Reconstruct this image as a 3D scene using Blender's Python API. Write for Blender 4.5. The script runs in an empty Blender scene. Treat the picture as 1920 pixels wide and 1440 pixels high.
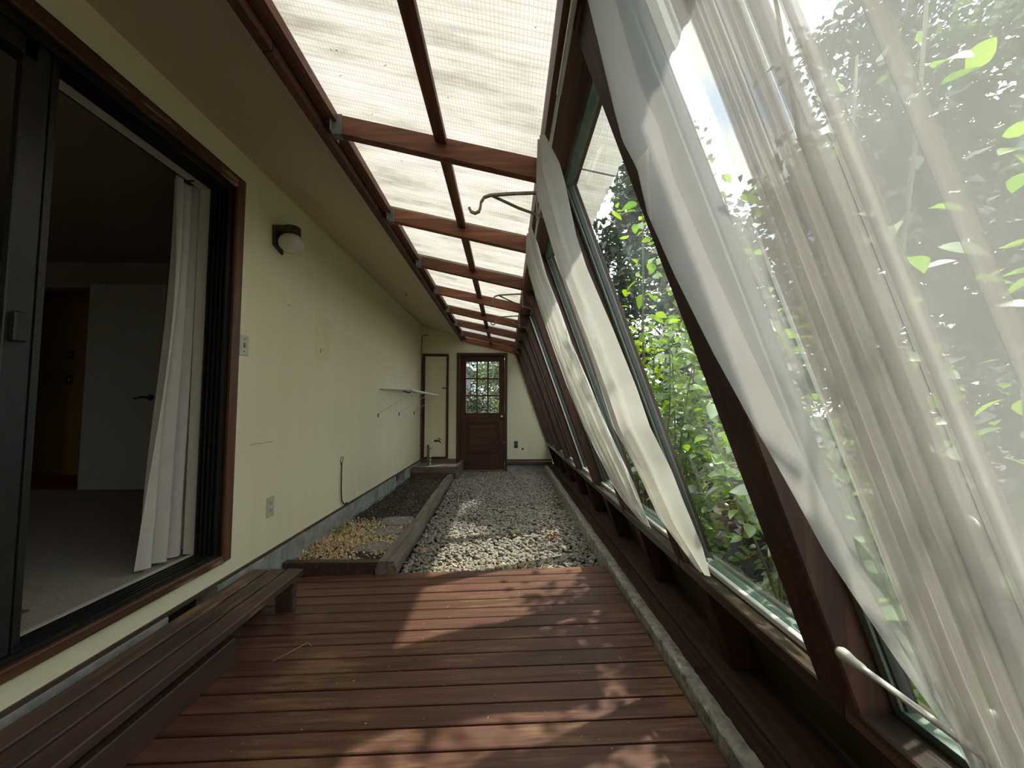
import bpy, bmesh, math, random
import numpy as np
from mathutils import Vector, Matrix

random.seed(7)
rng = np.random.default_rng(7)
C = bpy.context.scene
COL = C.collection

# ------------------------------------------------------------------ camera
cam_d = bpy.data.cameras.new('camera')
cam = bpy.data.objects.new('camera', cam_d)
COL.objects.link(cam)
cam.location = (0, 0, 1.12)
cam.rotation_euler = (math.radians(90 + 3.40), 0, math.radians(-0.774))
cam_d.sensor_width = 36.0
cam_d.lens = 36.0 * 740 / 1920
cam_d.clip_start = 0.02
cam_d.clip_end = 200
C.camera = cam

# ------------------------------------------------------------------ sky, sun, exposure
w = bpy.data.worlds.new('world')
C.world = w
w.use_nodes = True
nt = w.node_tree
nt.nodes.clear()
o_ = nt.nodes.new('ShaderNodeOutputWorld')
bg = nt.nodes.new('ShaderNodeBackground')
tc = nt.nodes.new('ShaderNodeTexCoord')
mp = nt.nodes.new('ShaderNodeMapping')
mp.inputs['Scale'].default_value = (1, 1, 2.2)
nz = nt.nodes.new('ShaderNodeTexNoise')
nz.inputs['Scale'].default_value = 2.6
nz.inputs['Detail'].default_value = 6
cr = nt.nodes.new('ShaderNodeValToRGB')
cr.color_ramp.elements[0].position = 0.36
cr.color_ramp.elements[0].color = (0.50, 0.66, 0.95, 1)
cr.color_ramp.elements[1].position = 0.52
cr.color_ramp.elements[1].color = (0.98, 0.98, 0.96, 1)
nt.links.new(tc.outputs['Generated'], mp.inputs['Vector'])
nt.links.new(mp.outputs[0], nz.inputs['Vector'])
nt.links.new(nz.outputs['Fac'], cr.inputs['Fac'])
nt.links.new(cr.outputs[0], bg.inputs['Color'])
nt.links.new(bg.outputs[0], o_.inputs['Surface'])
bg.inputs['Strength'].default_value = 2.5

sun_d = bpy.data.lights.new('sun', 'SUN')
sun_d.energy = 3.5
sun_d.angle = math.radians(1.2)
sun_d.color = (1.0, 0.93, 0.82)
sun = bpy.data.objects.new('sun', sun_d)
COL.objects.link(sun)
SUN_DIR = Vector((1.0, 0.80, 2.15)).normalized()
sun.rotation_euler = SUN_DIR.to_track_quat('Z', 'Y').to_euler()
sun.location = (6, 5, 9)

vs = C.view_settings
vs.view_transform = 'Standard'
vs.look = 'None'
vs.gamma = 1.0
vs.use_curve_mapping = False
vs.exposure = 0.97
C.cycles.max_bounces = 10
C.cycles.transparent_max_bounces = 24
C.cycles.diffuse_bounces = 6
C.cycles.transmission_bounces = 8
C.cycles.sample_clamp_indirect = 6.0

# ------------------------------------------------------------------ materials
def new_mat(name):
    m = bpy.data.materials.new(name)
    m.use_nodes = True
    n = m.node_tree
    b = n.nodes['Principled BSDF']
    return m, n, b

def N(n, t, **k):
    x = n.nodes.new(t)
    for a, v in k.items():
        if a in x.inputs.keys():
            x.inputs[a].default_value = v
        else:
            setattr(x, a, v)
    return x

def ramp(n, stops):
    r = n.nodes.new('ShaderNodeValToRGB')
    e = r.color_ramp.elements
    while len(e) < len(stops):
        e.new(0.5)
    for i, (p, c) in enumerate(stops):
        e[i].position = p
        e[i].color = (c[0], c[1], c[2], 1)
    return r

def coords(n, scale=(1, 1, 1), rnd=True, world=False):
    t = n.nodes.new('ShaderNodeTexCoord')
    m = n.nodes.new('ShaderNodeMapping')
    m.inputs['Scale'].default_value = scale
    src = t.outputs['Object']
    if world:
        g = n.nodes.new('ShaderNodeNewGeometry')
        src = g.outputs['Position']
    if rnd:
        oi = n.nodes.new('ShaderNodeObjectInfo')
        mu = N(n, 'ShaderNodeVectorMath', operation='SCALE')
        mu.inputs['Scale'].default_value = 37.0
        cb = n.nodes.new('ShaderNodeCombineXYZ')
        for i in range(3):
            n.links.new(oi.outputs['Random'], cb.inputs[i])
        n.links.new(cb.outputs[0], mu.inputs[0])
        ad = N(n, 'ShaderNodeVectorMath', operation='ADD')
        n.links.new(src, ad.inputs[0])
        n.links.new(mu.outputs[0], ad.inputs[1])
        src = ad.outputs[0]
    n.links.new(src, m.inputs['Vector'])
    return m.outputs[0]

def bump(n, b, h, strength=0.3, dist=0.01):
    bp = N(n, 'ShaderNodeBump')
    bp.inputs['Strength'].default_value = strength
    bp.inputs['Distance'].default_value = dist
    n.links.new(h, bp.inputs['Height'])
    n.links.new(bp.outputs[0], b.inputs['Normal'])

def wood(name, dark, mid, light, axis='Y', rough=0.55, wear=0.0, wearcol=(0.35, 0.2, 0.08), bumpy=0.35, spec=0.4, tone=0.3):
    m, n, b = new_mat(name)
    sc = {'X': (1.2, 22, 22), 'Y': (22, 1.2, 22), 'Z': (22, 22, 1.2)}[axis]
    v = coords(n, sc)
    a = N(n, 'ShaderNodeTexNoise', Scale=1.6, Detail=7.0, Roughness=0.62, Distortion=0.6)
    n.links.new(v, a.inputs['Vector'])
    r = ramp(n, [(0.28, dark), (0.52, mid), (0.78, light)])
    n.links.new(a.outputs['Fac'], r.inputs['Fac'])
    out = r.outputs[0]
    # tone per piece
    oi = n.nodes.new('ShaderNodeObjectInfo')
    mr = N(n, 'ShaderNodeMapRange')
    mr.inputs['To Min'].default_value = 1 - tone
    mr.inputs['To Max'].default_value = 1 + tone
    n.links.new(oi.outputs['Random'], mr.inputs['Value'])
    mx = N(n, 'ShaderNodeVectorMath', operation='SCALE')
    n.links.new(out, mx.inputs[0])
    n.links.new(mr.outputs[0], mx.inputs['Scale'])
    out = mx.outputs[0]
    if wear > 0:
        sc2 = {'X': (2.2, 26, 26), 'Y': (26, 2.2, 26), 'Z': (26, 26, 2.2)}[axis]
        v2 = coords(n, sc2)
        a2 = N(n, 'ShaderNodeTexNoise', Scale=1.3, Detail=8.0, Roughness=0.7)
        n.links.new(v2, a2.inputs['Vector'])
        v3 = coords(n, (2.3, 2.3, 2.3), world=True, rnd=False)
        a3 = N(n, 'ShaderNodeTexNoise', Scale=0.9, Detail=2.0)
        n.links.new(v3, a3.inputs['Vector'])
        ml = N(n, 'ShaderNodeMath', operation='MULTIPLY')
        n.links.new(a2.outputs['Fac'], ml.inputs[0])
        n.links.new(a3.outputs['Fac'], ml.inputs[1])
        r2 = ramp(n, [(0.335 - 0.06 * wear, (0, 0, 0)), (0.40 - 0.04 * wear, (1, 1, 1))])
        n.links.new(ml.outputs[0], r2.inputs['Fac'])
        mf = N(n, 'ShaderNodeMath', operation='MULTIPLY')
        n.links.new(r2.outputs[0], mf.inputs[0])
        mf.inputs[1].default_value = 0.6
        mm = N(n, 'ShaderNodeMix', data_type='RGBA')
        n.links.new(mf.outputs[0], mm.inputs[0])
        n.links.new(out, mm.inputs[6])
        mm.inputs[7].default_value = (*wearcol, 1)
        out = mm.outputs[2]
    n.links.new(out, b.inputs['Base Color'])
    b.inputs['Roughness'].default_value = rough
    b.inputs['Specular IOR Level'].default_value = spec
    bump(n, b, a.outputs['Fac'], bumpy, 0.004)
    return m

def plain(name, col, rough=0.5, metal=0.0, var=0.12, scale=30, bumpy=0.1, spec=0.5, bd=0.002):
    m, n, b = new_mat(name)
    v = coords(n, (1, 1, 1))
    a = N(n, 'ShaderNodeTexNoise', Scale=scale, Detail=5.0, Roughness=0.6)
    n.links.new(v, a.inputs['Vector'])
    r = ramp(n, [(0.3, [c * (1 - var) for c in col]), (0.7, [min(1, c * (1 + var)) for c in col])])
    n.links.new(a.outputs['Fac'], r.inputs['Fac'])
    n.links.new(r.outputs[0], b.inputs['Base Color'])
    b.inputs['Roughness'].default_value = rough
    b.inputs['Metallic'].default_value = metal
    b.inputs['Specular IOR Level'].default_value = spec
    if bumpy:
        bump(n, b, a.outputs['Fac'], bumpy, bd)
    return m

def wall_mat(name, col, streak=0.10, marks=True):
    m, n, b = new_mat(name)
    v = coords(n, (1, 7, 0.5), rnd=False, world=True)
    a = N(n, 'ShaderNodeTexNoise', Scale=1.5, Detail=5.0)
    n.links.new(v, a.inputs['Vector'])
    r = ramp(n, [(0.3, [c * (1 - streak) for c in col]), (0.7, [c * (1 + streak * 0.5) for c in col])])
    n.links.new(a.outputs['Fac'], r.inputs['Fac'])
    v2 = coords(n, (1, 1, 1), rnd=False, world=True)
    s = N(n, 'ShaderNodeTexNoise', Scale=9.0, Detail=9.0, Roughness=0.75)
    n.links.new(v2, s.inputs['Vector'])
    r2 = ramp(n, [(0.22, (1, 1, 1)), (0.285, (0, 0, 0))])
    n.links.new(s.outputs['Fac'], r2.inputs['Fac'])
    mm = N(n, 'ShaderNodeMix', data_type='RGBA')
    n.links.new(r2.outputs[0], mm.inputs[0])
    n.links.new(r.outputs[0], mm.inputs[6])
    mm.inputs[7].default_value = (col[0] * 0.55, col[1] * 0.52, col[2] * 0.5, 1)
    n.links.new(mm.outputs[2], b.inputs['Base Color'])
    b.inputs['Roughness'].default_value = 0.75
    b.inputs['Specular IOR Level'].default_value = 0.25
    f = N(n, 'ShaderNodeTexNoise', Scale=220.0, Detail=3.0)
    n.links.new(v2, f.inputs['Vector'])
    bump(n, b, f.outputs['Fac'], 0.12, 0.001)
    return m

M = {}
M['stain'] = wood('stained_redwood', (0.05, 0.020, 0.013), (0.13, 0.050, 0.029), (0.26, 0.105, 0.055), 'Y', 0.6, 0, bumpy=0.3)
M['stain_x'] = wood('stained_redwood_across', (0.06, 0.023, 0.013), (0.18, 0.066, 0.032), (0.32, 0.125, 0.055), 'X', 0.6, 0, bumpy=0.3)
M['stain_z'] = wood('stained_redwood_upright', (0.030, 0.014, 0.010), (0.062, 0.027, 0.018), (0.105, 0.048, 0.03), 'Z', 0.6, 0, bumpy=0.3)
M['sill'] = wood('weathered_sill', (0.016, 0.014, 0.016), (0.045, 0.028, 0.022), (0.17, 0.105, 0.072), 'Y', 0.28, 0, bumpy=0.9, tone=0.1)
M['deck'] = wood('deck_stain', (0.060, 0.028, 0.020), (0.118, 0.053, 0.036), (0.165, 0.080, 0.052), 'X', 0.42, 1.0, (0.27, 0.15, 0.075), bumpy=0.35, tone=0.14)
M['bench'] = wood('bench_stain', (0.040, 0.023, 0.019), (0.075, 0.042, 0.034), (0.105, 0.060, 0.046), 'Y', 0.5, 0.7, (0.36, 0.2, 0.09), bumpy=0.35, tone=0.12)
M['trimwood'] = wood('door_trim_wood', (0.06, 0.025, 0.012), (0.12, 0.052, 0.024), (0.19, 0.085, 0.038), 'Z', 0.5, 0, tone=0.1)
M['trimwood_y'] = wood('door_trim_wood_flat', (0.045, 0.021, 0.012), (0.09, 0.042, 0.022), (0.15, 0.07, 0.034), 'Y', 0.45, 0.7, (0.6, 0.45, 0.3), tone=0.1)
M['doorwood'] = wood('door_mahogany', (0.032, 0.015, 0.010), (0.078, 0.033, 0.020), (0.17, 0.068, 0.036), 'Z', 0.5, 0, tone=0.08)
M['doorwood_x'] = wood('door_mahogany_rail', (0.032, 0.015, 0.010), (0.078, 0.033, 0.020), (0.18, 0.072, 0.038), 'X', 0.5, 0, tone=0.08)
M['grey_timber'] = wood('weathered_timber', (0.085, 0.068, 0.055), (0.18, 0.145, 0.118), (0.27, 0.225, 0.185), 'Y', 0.85, 0, bumpy=0.9, tone=0.1)
M['grey_board'] = wood('weathered_board', (0.085, 0.062, 0.048), (0.17, 0.13, 0.10), (0.25, 0.195, 0.155), 'X', 0.85, 0, bumpy=0.8, tone=0.12)
M['plate'] = wood('bottom_plate_wood', (0.05, 0.030, 0.022), (0.10, 0.058, 0.042), (0.16, 0.09, 0.06), 'Y', 0.8, 0, bumpy=0.6, tone=0.2)
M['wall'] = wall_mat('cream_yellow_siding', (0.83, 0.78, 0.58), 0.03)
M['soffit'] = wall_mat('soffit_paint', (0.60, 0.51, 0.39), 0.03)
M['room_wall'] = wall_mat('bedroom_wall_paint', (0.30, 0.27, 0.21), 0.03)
M['hall_wall'] = wall_mat('hall_wall_lamplit', (0.30, 0.20, 0.06), 0.03)  # yellow of the hallway light is put into this wall colour
M['white_door'] = plain('bedroom_door_paint', (0.42, 0.42, 0.38), 0.5, var=0.04, bumpy=0)
M['conc'] = plain('foundation_concrete', (0.30, 0.31, 0.30), 0.9, var=0.35, scale=9, bumpy=0.7, bd=0.01)
M['curb'] = plain('curb_concrete', (0.40, 0.38, 0.33), 0.95, var=0.5, scale=22, bumpy=1.0, bd=0.012)
M['slab'] = plain('stepping_slab_stone', (0.24, 0.21, 0.19), 0.95, var=0.35, scale=30, bumpy=0.8, bd=0.006)
M['black_metal'] = plain('black_anodised_metal', (0.022, 0.021, 0.021), 0.4, 0.3, var=0.3, bumpy=0.05)
M['grey_metal'] = plain('bronze_leaf_metal', (0.028, 0.029, 0.032), 0.4, 0.4, var=0.2, bumpy=0)
M['galv'] = plain('galvanised_steel', (0.16, 0.165, 0.16), 0.6, 0.2, var=0.2, bumpy=0.1)
M['hook_metal'] = plain('bronzed_hook_steel', (0.22, 0.19, 0.14), 0.4, 0.5, var=0.25, bumpy=0.1)
M['white_paint'] = plain('white_enamel', (0.72, 0.72, 0.67), 0.4, 0, var=0.05, bumpy=0)
M['teal_frame'] = plain('aluminium_window_edge', (0.17, 0.225, 0.20), 0.45, 0.3, var=0.15, bumpy=0)
M['dark_frame'] = plain('dark_window_gasket', (0.05, 0.05, 0.05), 0.6, 0, bumpy=0)
M['plastic'] = plain('ivory_plastic', (0.55, 0.53, 0.44), 0.4, 0, var=0.04, bumpy=0)
M['dark_plastic'] = plain('dark_slot', (0.015, 0.014, 0.012), 0.6, 0, bumpy=0)
M['lamp_metal'] = plain('olive_bronze_lamp', (0.05, 0.047, 0.032), 0.45, 0.2, bumpy=0.05)
M['globe'] = plain('frosted_globe', (0.62, 0.60, 0.55), 0.18, 0, var=0.03, bumpy=0)
M['brass'] = plain('brass_knob', (0.62, 0.48, 0.25), 0.25, 0.9, bumpy=0)
M['pvc'] = plain('white_pipe', (0.68, 0.68, 0.64), 0.5, 0, var=0.1, bumpy=0)
M['rubber'] = plain('black_rubber', (0.03, 0.035, 0.028), 0.6, 0, bumpy=0)
M['copper'] = plain('brown_conduit', (0.10, 0.06, 0.035), 0.5, 0.3, bumpy=0)
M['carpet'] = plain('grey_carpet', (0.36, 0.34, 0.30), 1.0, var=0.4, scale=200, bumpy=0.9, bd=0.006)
M['hall_floor'] = plain('hall_wood_floor', (0.25, 0.06, 0.03), 0.4, bumpy=0)
M['soil'] = plain('dark_soil', (0.045, 0.038, 0.030), 1.0, var=0.5, scale=60, bumpy=1.0, bd=0.02)
M['under'] = plain('ground_under', (0.05, 0.045, 0.04), 1.0, var=0.3, scale=60, bumpy=0.6, bd=0.02)
M['olive'] = plain('olive_knee_wall', (0.075, 0.068, 0.03), 0.9, var=0.2, scale=6, bumpy=0.2)
M['register'] = plain('floor_register_metal', (0.10, 0.085, 0.06), 0.5, 0.2, bumpy=0)
M['switch_red'] = plain('red_brown_plate', (0.14, 0.03, 0.02), 0.5, bumpy=0)
M['house_blue'] = plain('pale_blue_siding', (0.42, 0.50, 0.55), 0.7, bumpy=0)
M['house_dark'] = plain('dark_roof_shingle', (0.06, 0.065, 0.08), 0.8, bumpy=0)

def leafmat(name, c1, c2, trans=0.5, gloss=0.12):
    m = bpy.data.materials.new(name)
    m.use_nodes = True
    n = m.node_tree
    n.nodes.clear()
    out = N(n, 'ShaderNodeOutputMaterial')
    g = N(n, 'ShaderNodeNewGeometry')
    oi = N(n, 'ShaderNodeObjectInfo')
    ad = N(n, 'ShaderNodeMath', operation='ADD')
    n.links.new(g.outputs['Random Per Island'], ad.inputs[0])
    n.links.new(oi.outputs['Random'], ad.inputs[1])
    fr = N(n, 'ShaderNodeMath', operation='FRACT')
    n.links.new(ad.outputs[0], fr.inputs[0])
    r = ramp(n, [(0.0, c1), (1.0, c2)])  # one tone per leaf
    n.links.new(fr.outputs[0], r.inputs['Fac'])
    d = N(n, 'ShaderNodeBsdfDiffuse')
    t = N(n, 'ShaderNodeBsdfTranslucent')
    s = N(n, 'ShaderNodeBsdfGlossy')
    s.inputs['Roughness'].default_value = 0.35
    s.inputs['Color'].default_value = (0.9, 0.9, 0.9, 1)
    n.links.new(r.outputs[0], d.inputs['Color'])
    hs = N(n, 'ShaderNodeHueSaturation')
    hs.inputs['Hue'].default_value = 0.485
    hs.inputs['Saturation'].default_value = 1.15
    hs.inputs['Value'].default_value = 1.7
    n.links.new(r.outputs[0], hs.inputs['Color'])
    n.links.new(hs.outputs[0], t.inputs['Color'])
    m1 = N(n, 'ShaderNodeMixShader')
    m1.inputs[0].default_value = trans
    n.links.new(d.outputs[0], m1.inputs[1])
    n.links.new(t.outputs[0], m1.inputs[2])
    m2 = N(n, 'ShaderNodeMixShader')
    m2.inputs[0].default_value = gloss
    n.links.new(m1.outputs[0], m2.inputs[1])
    n.links.new(s.outputs[0], m2.inputs[2])
    n.links.new(m2.outputs[0], out.inputs['Surface'])
    return m
M['leaf'] = leafmat('shrub_leaf', (0.075, 0.17, 0.025), (0.21, 0.34, 0.04), 0.5)
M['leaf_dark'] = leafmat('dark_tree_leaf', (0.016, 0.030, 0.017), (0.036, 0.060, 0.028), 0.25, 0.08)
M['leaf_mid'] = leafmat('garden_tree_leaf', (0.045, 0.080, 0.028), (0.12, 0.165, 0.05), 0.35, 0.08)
M['straw'] = leafmat('dry_straw', (0.42, 0.33, 0.20), (0.66, 0.55, 0.38), 0.15, 0.05)
M['husk'] = leafmat('dry_husk', (0.50, 0.38, 0.23), (0.80, 0.66, 0.46), 0.2, 0.05)
M['mulch'] = leafmat('mulch_chip', (0.05, 0.04, 0.03), (0.20, 0.16, 0.12), 0.0, 0.05)
M['deadleaf'] = leafmat('dead_leaf', (0.20, 0.075, 0.03), (0.30, 0.13, 0.05), 0.2, 0.05)
M['stem'] = plain('green_brown_stem', (0.10, 0.10, 0.045), 0.7, bumpy=0.2)
M['bark'] = plain('tree_bark', (0.09, 0.075, 0.06), 0.9, var=0.4, scale=12, bumpy=0.8, bd=0.01)

def pebble_mat():
    m, n, b = new_mat('river_pebble')
    g = N(n, 'ShaderNodeNewGeometry')
    oi = N(n, 'ShaderNodeObjectInfo')
    ad = N(n, 'ShaderNodeMath', operation='ADD')
    n.links.new(g.outputs['Random Per Island'], ad.inputs[0])
    n.links.new(oi.outputs['Random'], ad.inputs[1])
    fr = N(n, 'ShaderNodeMath', operation='FRACT')
    n.links.new(ad.outputs[0], fr.inputs[0])
    r = ramp(n, [(0.0, (0.15, 0.14, 0.125)), (0.3, (0.25, 0.235, 0.205)), (0.6, (0.29, 0.262, 0.228)), (0.85, (0.28, 0.22, 0.18)), (1.0, (0.36, 0.33, 0.28))])
    n.links.new(fr.outputs[0], r.inputs['Fac'])
    v = coords(n, (1, 1, 1), rnd=False)
    a = N(n, 'ShaderNodeTexNoise', Scale=90.0, Detail=4.0)
    n.links.new(v, a.inputs['Vector'])
    mr = N(n, 'ShaderNodeMapRange')
    mr.inputs['To Min'].default_value = 0.7
    mr.inputs['To Max'].default_value = 1.25
    n.links.new(a.outputs['Fac'], mr.inputs['Value'])
    mx = N(n, 'ShaderNodeVectorMath', operation='SCALE')
    n.links.new(r.outputs[0], mx.inputs[0])
    n.links.new(mr.outputs[0], mx.inputs['Scale'])
    n.links.new(mx.outputs[0], b.inputs['Base Color'])
    b.inputs['Roughness'].default_value = 0.65
    return m
M['pebble'] = pebble_mat()
M['pebble_orange'] = plain('orange_pebble', (0.42, 0.22, 0.10), 0.6, bumpy=0)

def glass_mat(name, tint=(0.93, 0.96, 0.94), dust=0.5):
    m = bpy.data.materials.new(name)
    m.use_nodes = True
    n = m.node_tree
    n.nodes.clear()
    out = N(n, 'ShaderNodeOutputMaterial')
    t = N(n, 'ShaderNodeBsdfTransparent')
    t.inputs['Color'].default_value = (*tint, 1)
    s = N(n, 'ShaderNodeBsdfGlossy')
    s.inputs['Roughness'].default_value = 0.02
    lw = N(n, 'ShaderNodeLayerWeight')
    lw.inputs['Blend'].default_value = 0.5
    pw = N(n, 'ShaderNodeMath', operation='POWER')
    n.links.new(lw.outputs['Facing'], pw.inputs[0])
    pw.inputs[1].default_value = 5.0
    fr = N(n, 'ShaderNodeMath', operation='MULTIPLY_ADD')
    n.links.new(pw.outputs[0], fr.inputs[0])
    fr.inputs[1].default_value = 0.9
    fr.inputs[2].default_value = 0.03
    m1 = N(n, 'ShaderNodeMixShader')
    n.links.new(fr.outputs[0], m1.inputs[0])
    n.links.new(t.outputs[0], m1.inputs[1])
    n.links.new(s.outputs[0], m1.inputs[2])
    # dust: rain specks and smears lying on the glass
    v = coords(n, (1, 1, 1), rnd=False, world=True)
    vo = N(n, 'ShaderNodeTexVoronoi', Scale=130.0)
    n.links.new(v, vo.inputs['Vector'])
    r = ramp(n, [(0.0, (1, 1, 1)), (0.17, (0, 0, 0))])
    n.links.new(vo.outputs['Distance'], r.inputs['Fac'])
    nz2 = N(n, 'ShaderNodeTexNoise', Scale=3.0, Detail=5.0)
    n.links.new(v, nz2.inputs['Vector'])
    r2 = ramp(n, [(0.42, (0.02, 0.02, 0.02)), (0.75, (0.35, 0.35, 0.35))])
    n.links.new(nz2.outputs['Fac'], r2.inputs['Fac'])
    mu = N(n, 'ShaderNodeMath', operation='MULTIPLY')
    n.links.new(r.outputs[0], mu.inputs[0])
    n.links.new(nz2.outputs['Fac'], mu.inputs[1])
    a = N(n, 'ShaderNodeMath', operation='MULTIPLY_ADD')
    n.links.new(r2.outputs[0], a.inputs[0])
    a.inputs[1].default_value = 0.28 * dust
    n.links.new(mu.outputs[0], a.inputs[2])
    a2 = N(n, 'ShaderNodeMath', operation='MULTIPLY')
    n.links.new(a.outputs[0], a2.inputs[0])
    a2.inputs[1].default_value = dust
    d = N(n, 'ShaderNodeBsdfTranslucent')
    d.inputs['Color'].default_value = (0.8, 0.82, 0.82, 1)
    m2 = N(n, 'ShaderNodeMixShader')
    n.links.new(a2.outputs[0], m2.inputs[0])
    n.links.new(m1.outputs[0], m2.inputs[1])
    n.links.new(d.outputs[0], m2.inputs[2])
    n.links.new(m2.outputs[0], out.inputs['Surface'])
    return m
M['glass'] = glass_mat('dusty_window_glass', dust=0.3)
M['glass_clean'] = glass_mat('door_glass', (0.95, 0.96, 0.95), 0.05)

def cloth_mat(name, col, transp, transl):
    m = bpy.data.materials.new(name)
    m.use_nodes = True
    n = m.node_tree
    n.nodes.clear()
    out = N(n, 'ShaderNodeOutputMaterial')
    t = N(n, 'ShaderNodeBsdfTransparent')
    d = N(n, 'ShaderNodeBsdfDiffuse')
    tl = N(n, 'ShaderNodeBsdfTranslucent')
    v = coords(n, (1, 1, 1), rnd=False, world=True)
    a = N(n, 'ShaderNodeTexNoise', Scale=14.0, Detail=5.0)
    n.links.new(v, a.inputs['Vector'])
    r = ramp(n, [(0.3, [c * 0.9 for c in col]), (0.7, col)])
    n.links.new(a.outputs['Fac'], r.inputs['Fac'])
    n.links.new(r.outputs[0], d.inputs['Color'])
    n.links.new(r.outputs[0], tl.inputs['Color'])
    m1 = N(n, 'ShaderNodeMixShader')
    m1.inputs[0].default_value = transl
    n.links.new(d.outputs[0], m1.inputs[1])
    n.links.new(tl.outputs[0], m1.inputs[2])
    m2 = N(n, 'ShaderNodeMixShader')
    m2.inputs[0].default_value = transp
    n.links.new(m1.outputs[0], m2.inputs[1])
    n.links.new(t.outputs[0], m2.inputs[2])
    n.links.new(m2.outputs[0], out.inputs['Surface'])
    return m
M['sheer'] = cloth_mat('sheer_voile', (0.72, 0.69, 0.66), 0.58, 0.52)
M['sheer_dense'] = cloth_mat('gathered_voile', (0.80, 0.77, 0.72), 0.06, 0.40)
M['linen'] = cloth_mat('linen_curtain', (0.74, 0.71, 0.66), 0.0, 0.25)

def panel_mat():
    m = bpy.data.materials.new('corrugated_fibreglass')
    m.use_nodes = True
    n = m.node_tree
    n.nodes.clear()
    out = N(n, 'ShaderNodeOutputMaterial')
    d = N(n, 'ShaderNodeBsdfDiffuse')
    tl = N(n, 'ShaderNodeBsdfTranslucent')
    v = coords(n, (1, 1, 1), rnd=False, world=True)
    br = N(n, 'ShaderNodeTexBrick')
    br.offset = 0.0
    br.inputs['Scale'].default_value = 1.0
    br.inputs['Color1'].default_value = (1, 1, 1, 1)
    br.inputs['Color2'].default_value = (1, 1, 1, 1)
    br.inputs['Mortar'].default_value = (0.80, 0.79, 0.77, 1)
    br.inputs['Mortar Size'].default_value = 0.0011
    br.inputs['Brick Width'].default_value = 0.012
    br.inputs['Row Height'].default_value = 0.012
    n.links.new(v, br.inputs['Vector'])
    v2 = coords(n, (3, 14, 1), rnd=False, world=True)
    a = N(n, 'ShaderNodeTexNoise', Scale=0.8, Detail=6.0, Roughness=0.65)
    n.links.new(v2, a.inputs['Vector'])
    r = ramp(n, [(0.30, (0.150, 0.138, 0.112)), (0.48, (0.235, 0.222, 0.190)), (0.75, (0.290, 0.281, 0.256))])
    n.links.new(a.outputs['Fac'], r.inputs['Fac'])
    mx = N(n, 'ShaderNodeMix', data_type='RGBA', blend_type='MULTIPLY')
    mx.inputs[0].default_value = 1.0
    n.links.new(r.outputs[0], mx.inputs[6])
    n.links.new(br.outputs['Color'], mx.inputs[7])
    n.links.new(mx.outputs[2], d.inputs['Color'])
    n.links.new(mx.outputs[2], tl.inputs['Color'])
    m1 = N(n, 'ShaderNodeMixShader')
    m1.inputs[0].default_value = 0.78
    n.links.new(d.outputs[0], m1.inputs[1])
    n.links.new(tl.outputs[0], m1.inputs[2])
    n.links.new(m1.outputs[0], out.inputs['Surface'])
    return m
M['panel'] = panel_mat()

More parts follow.
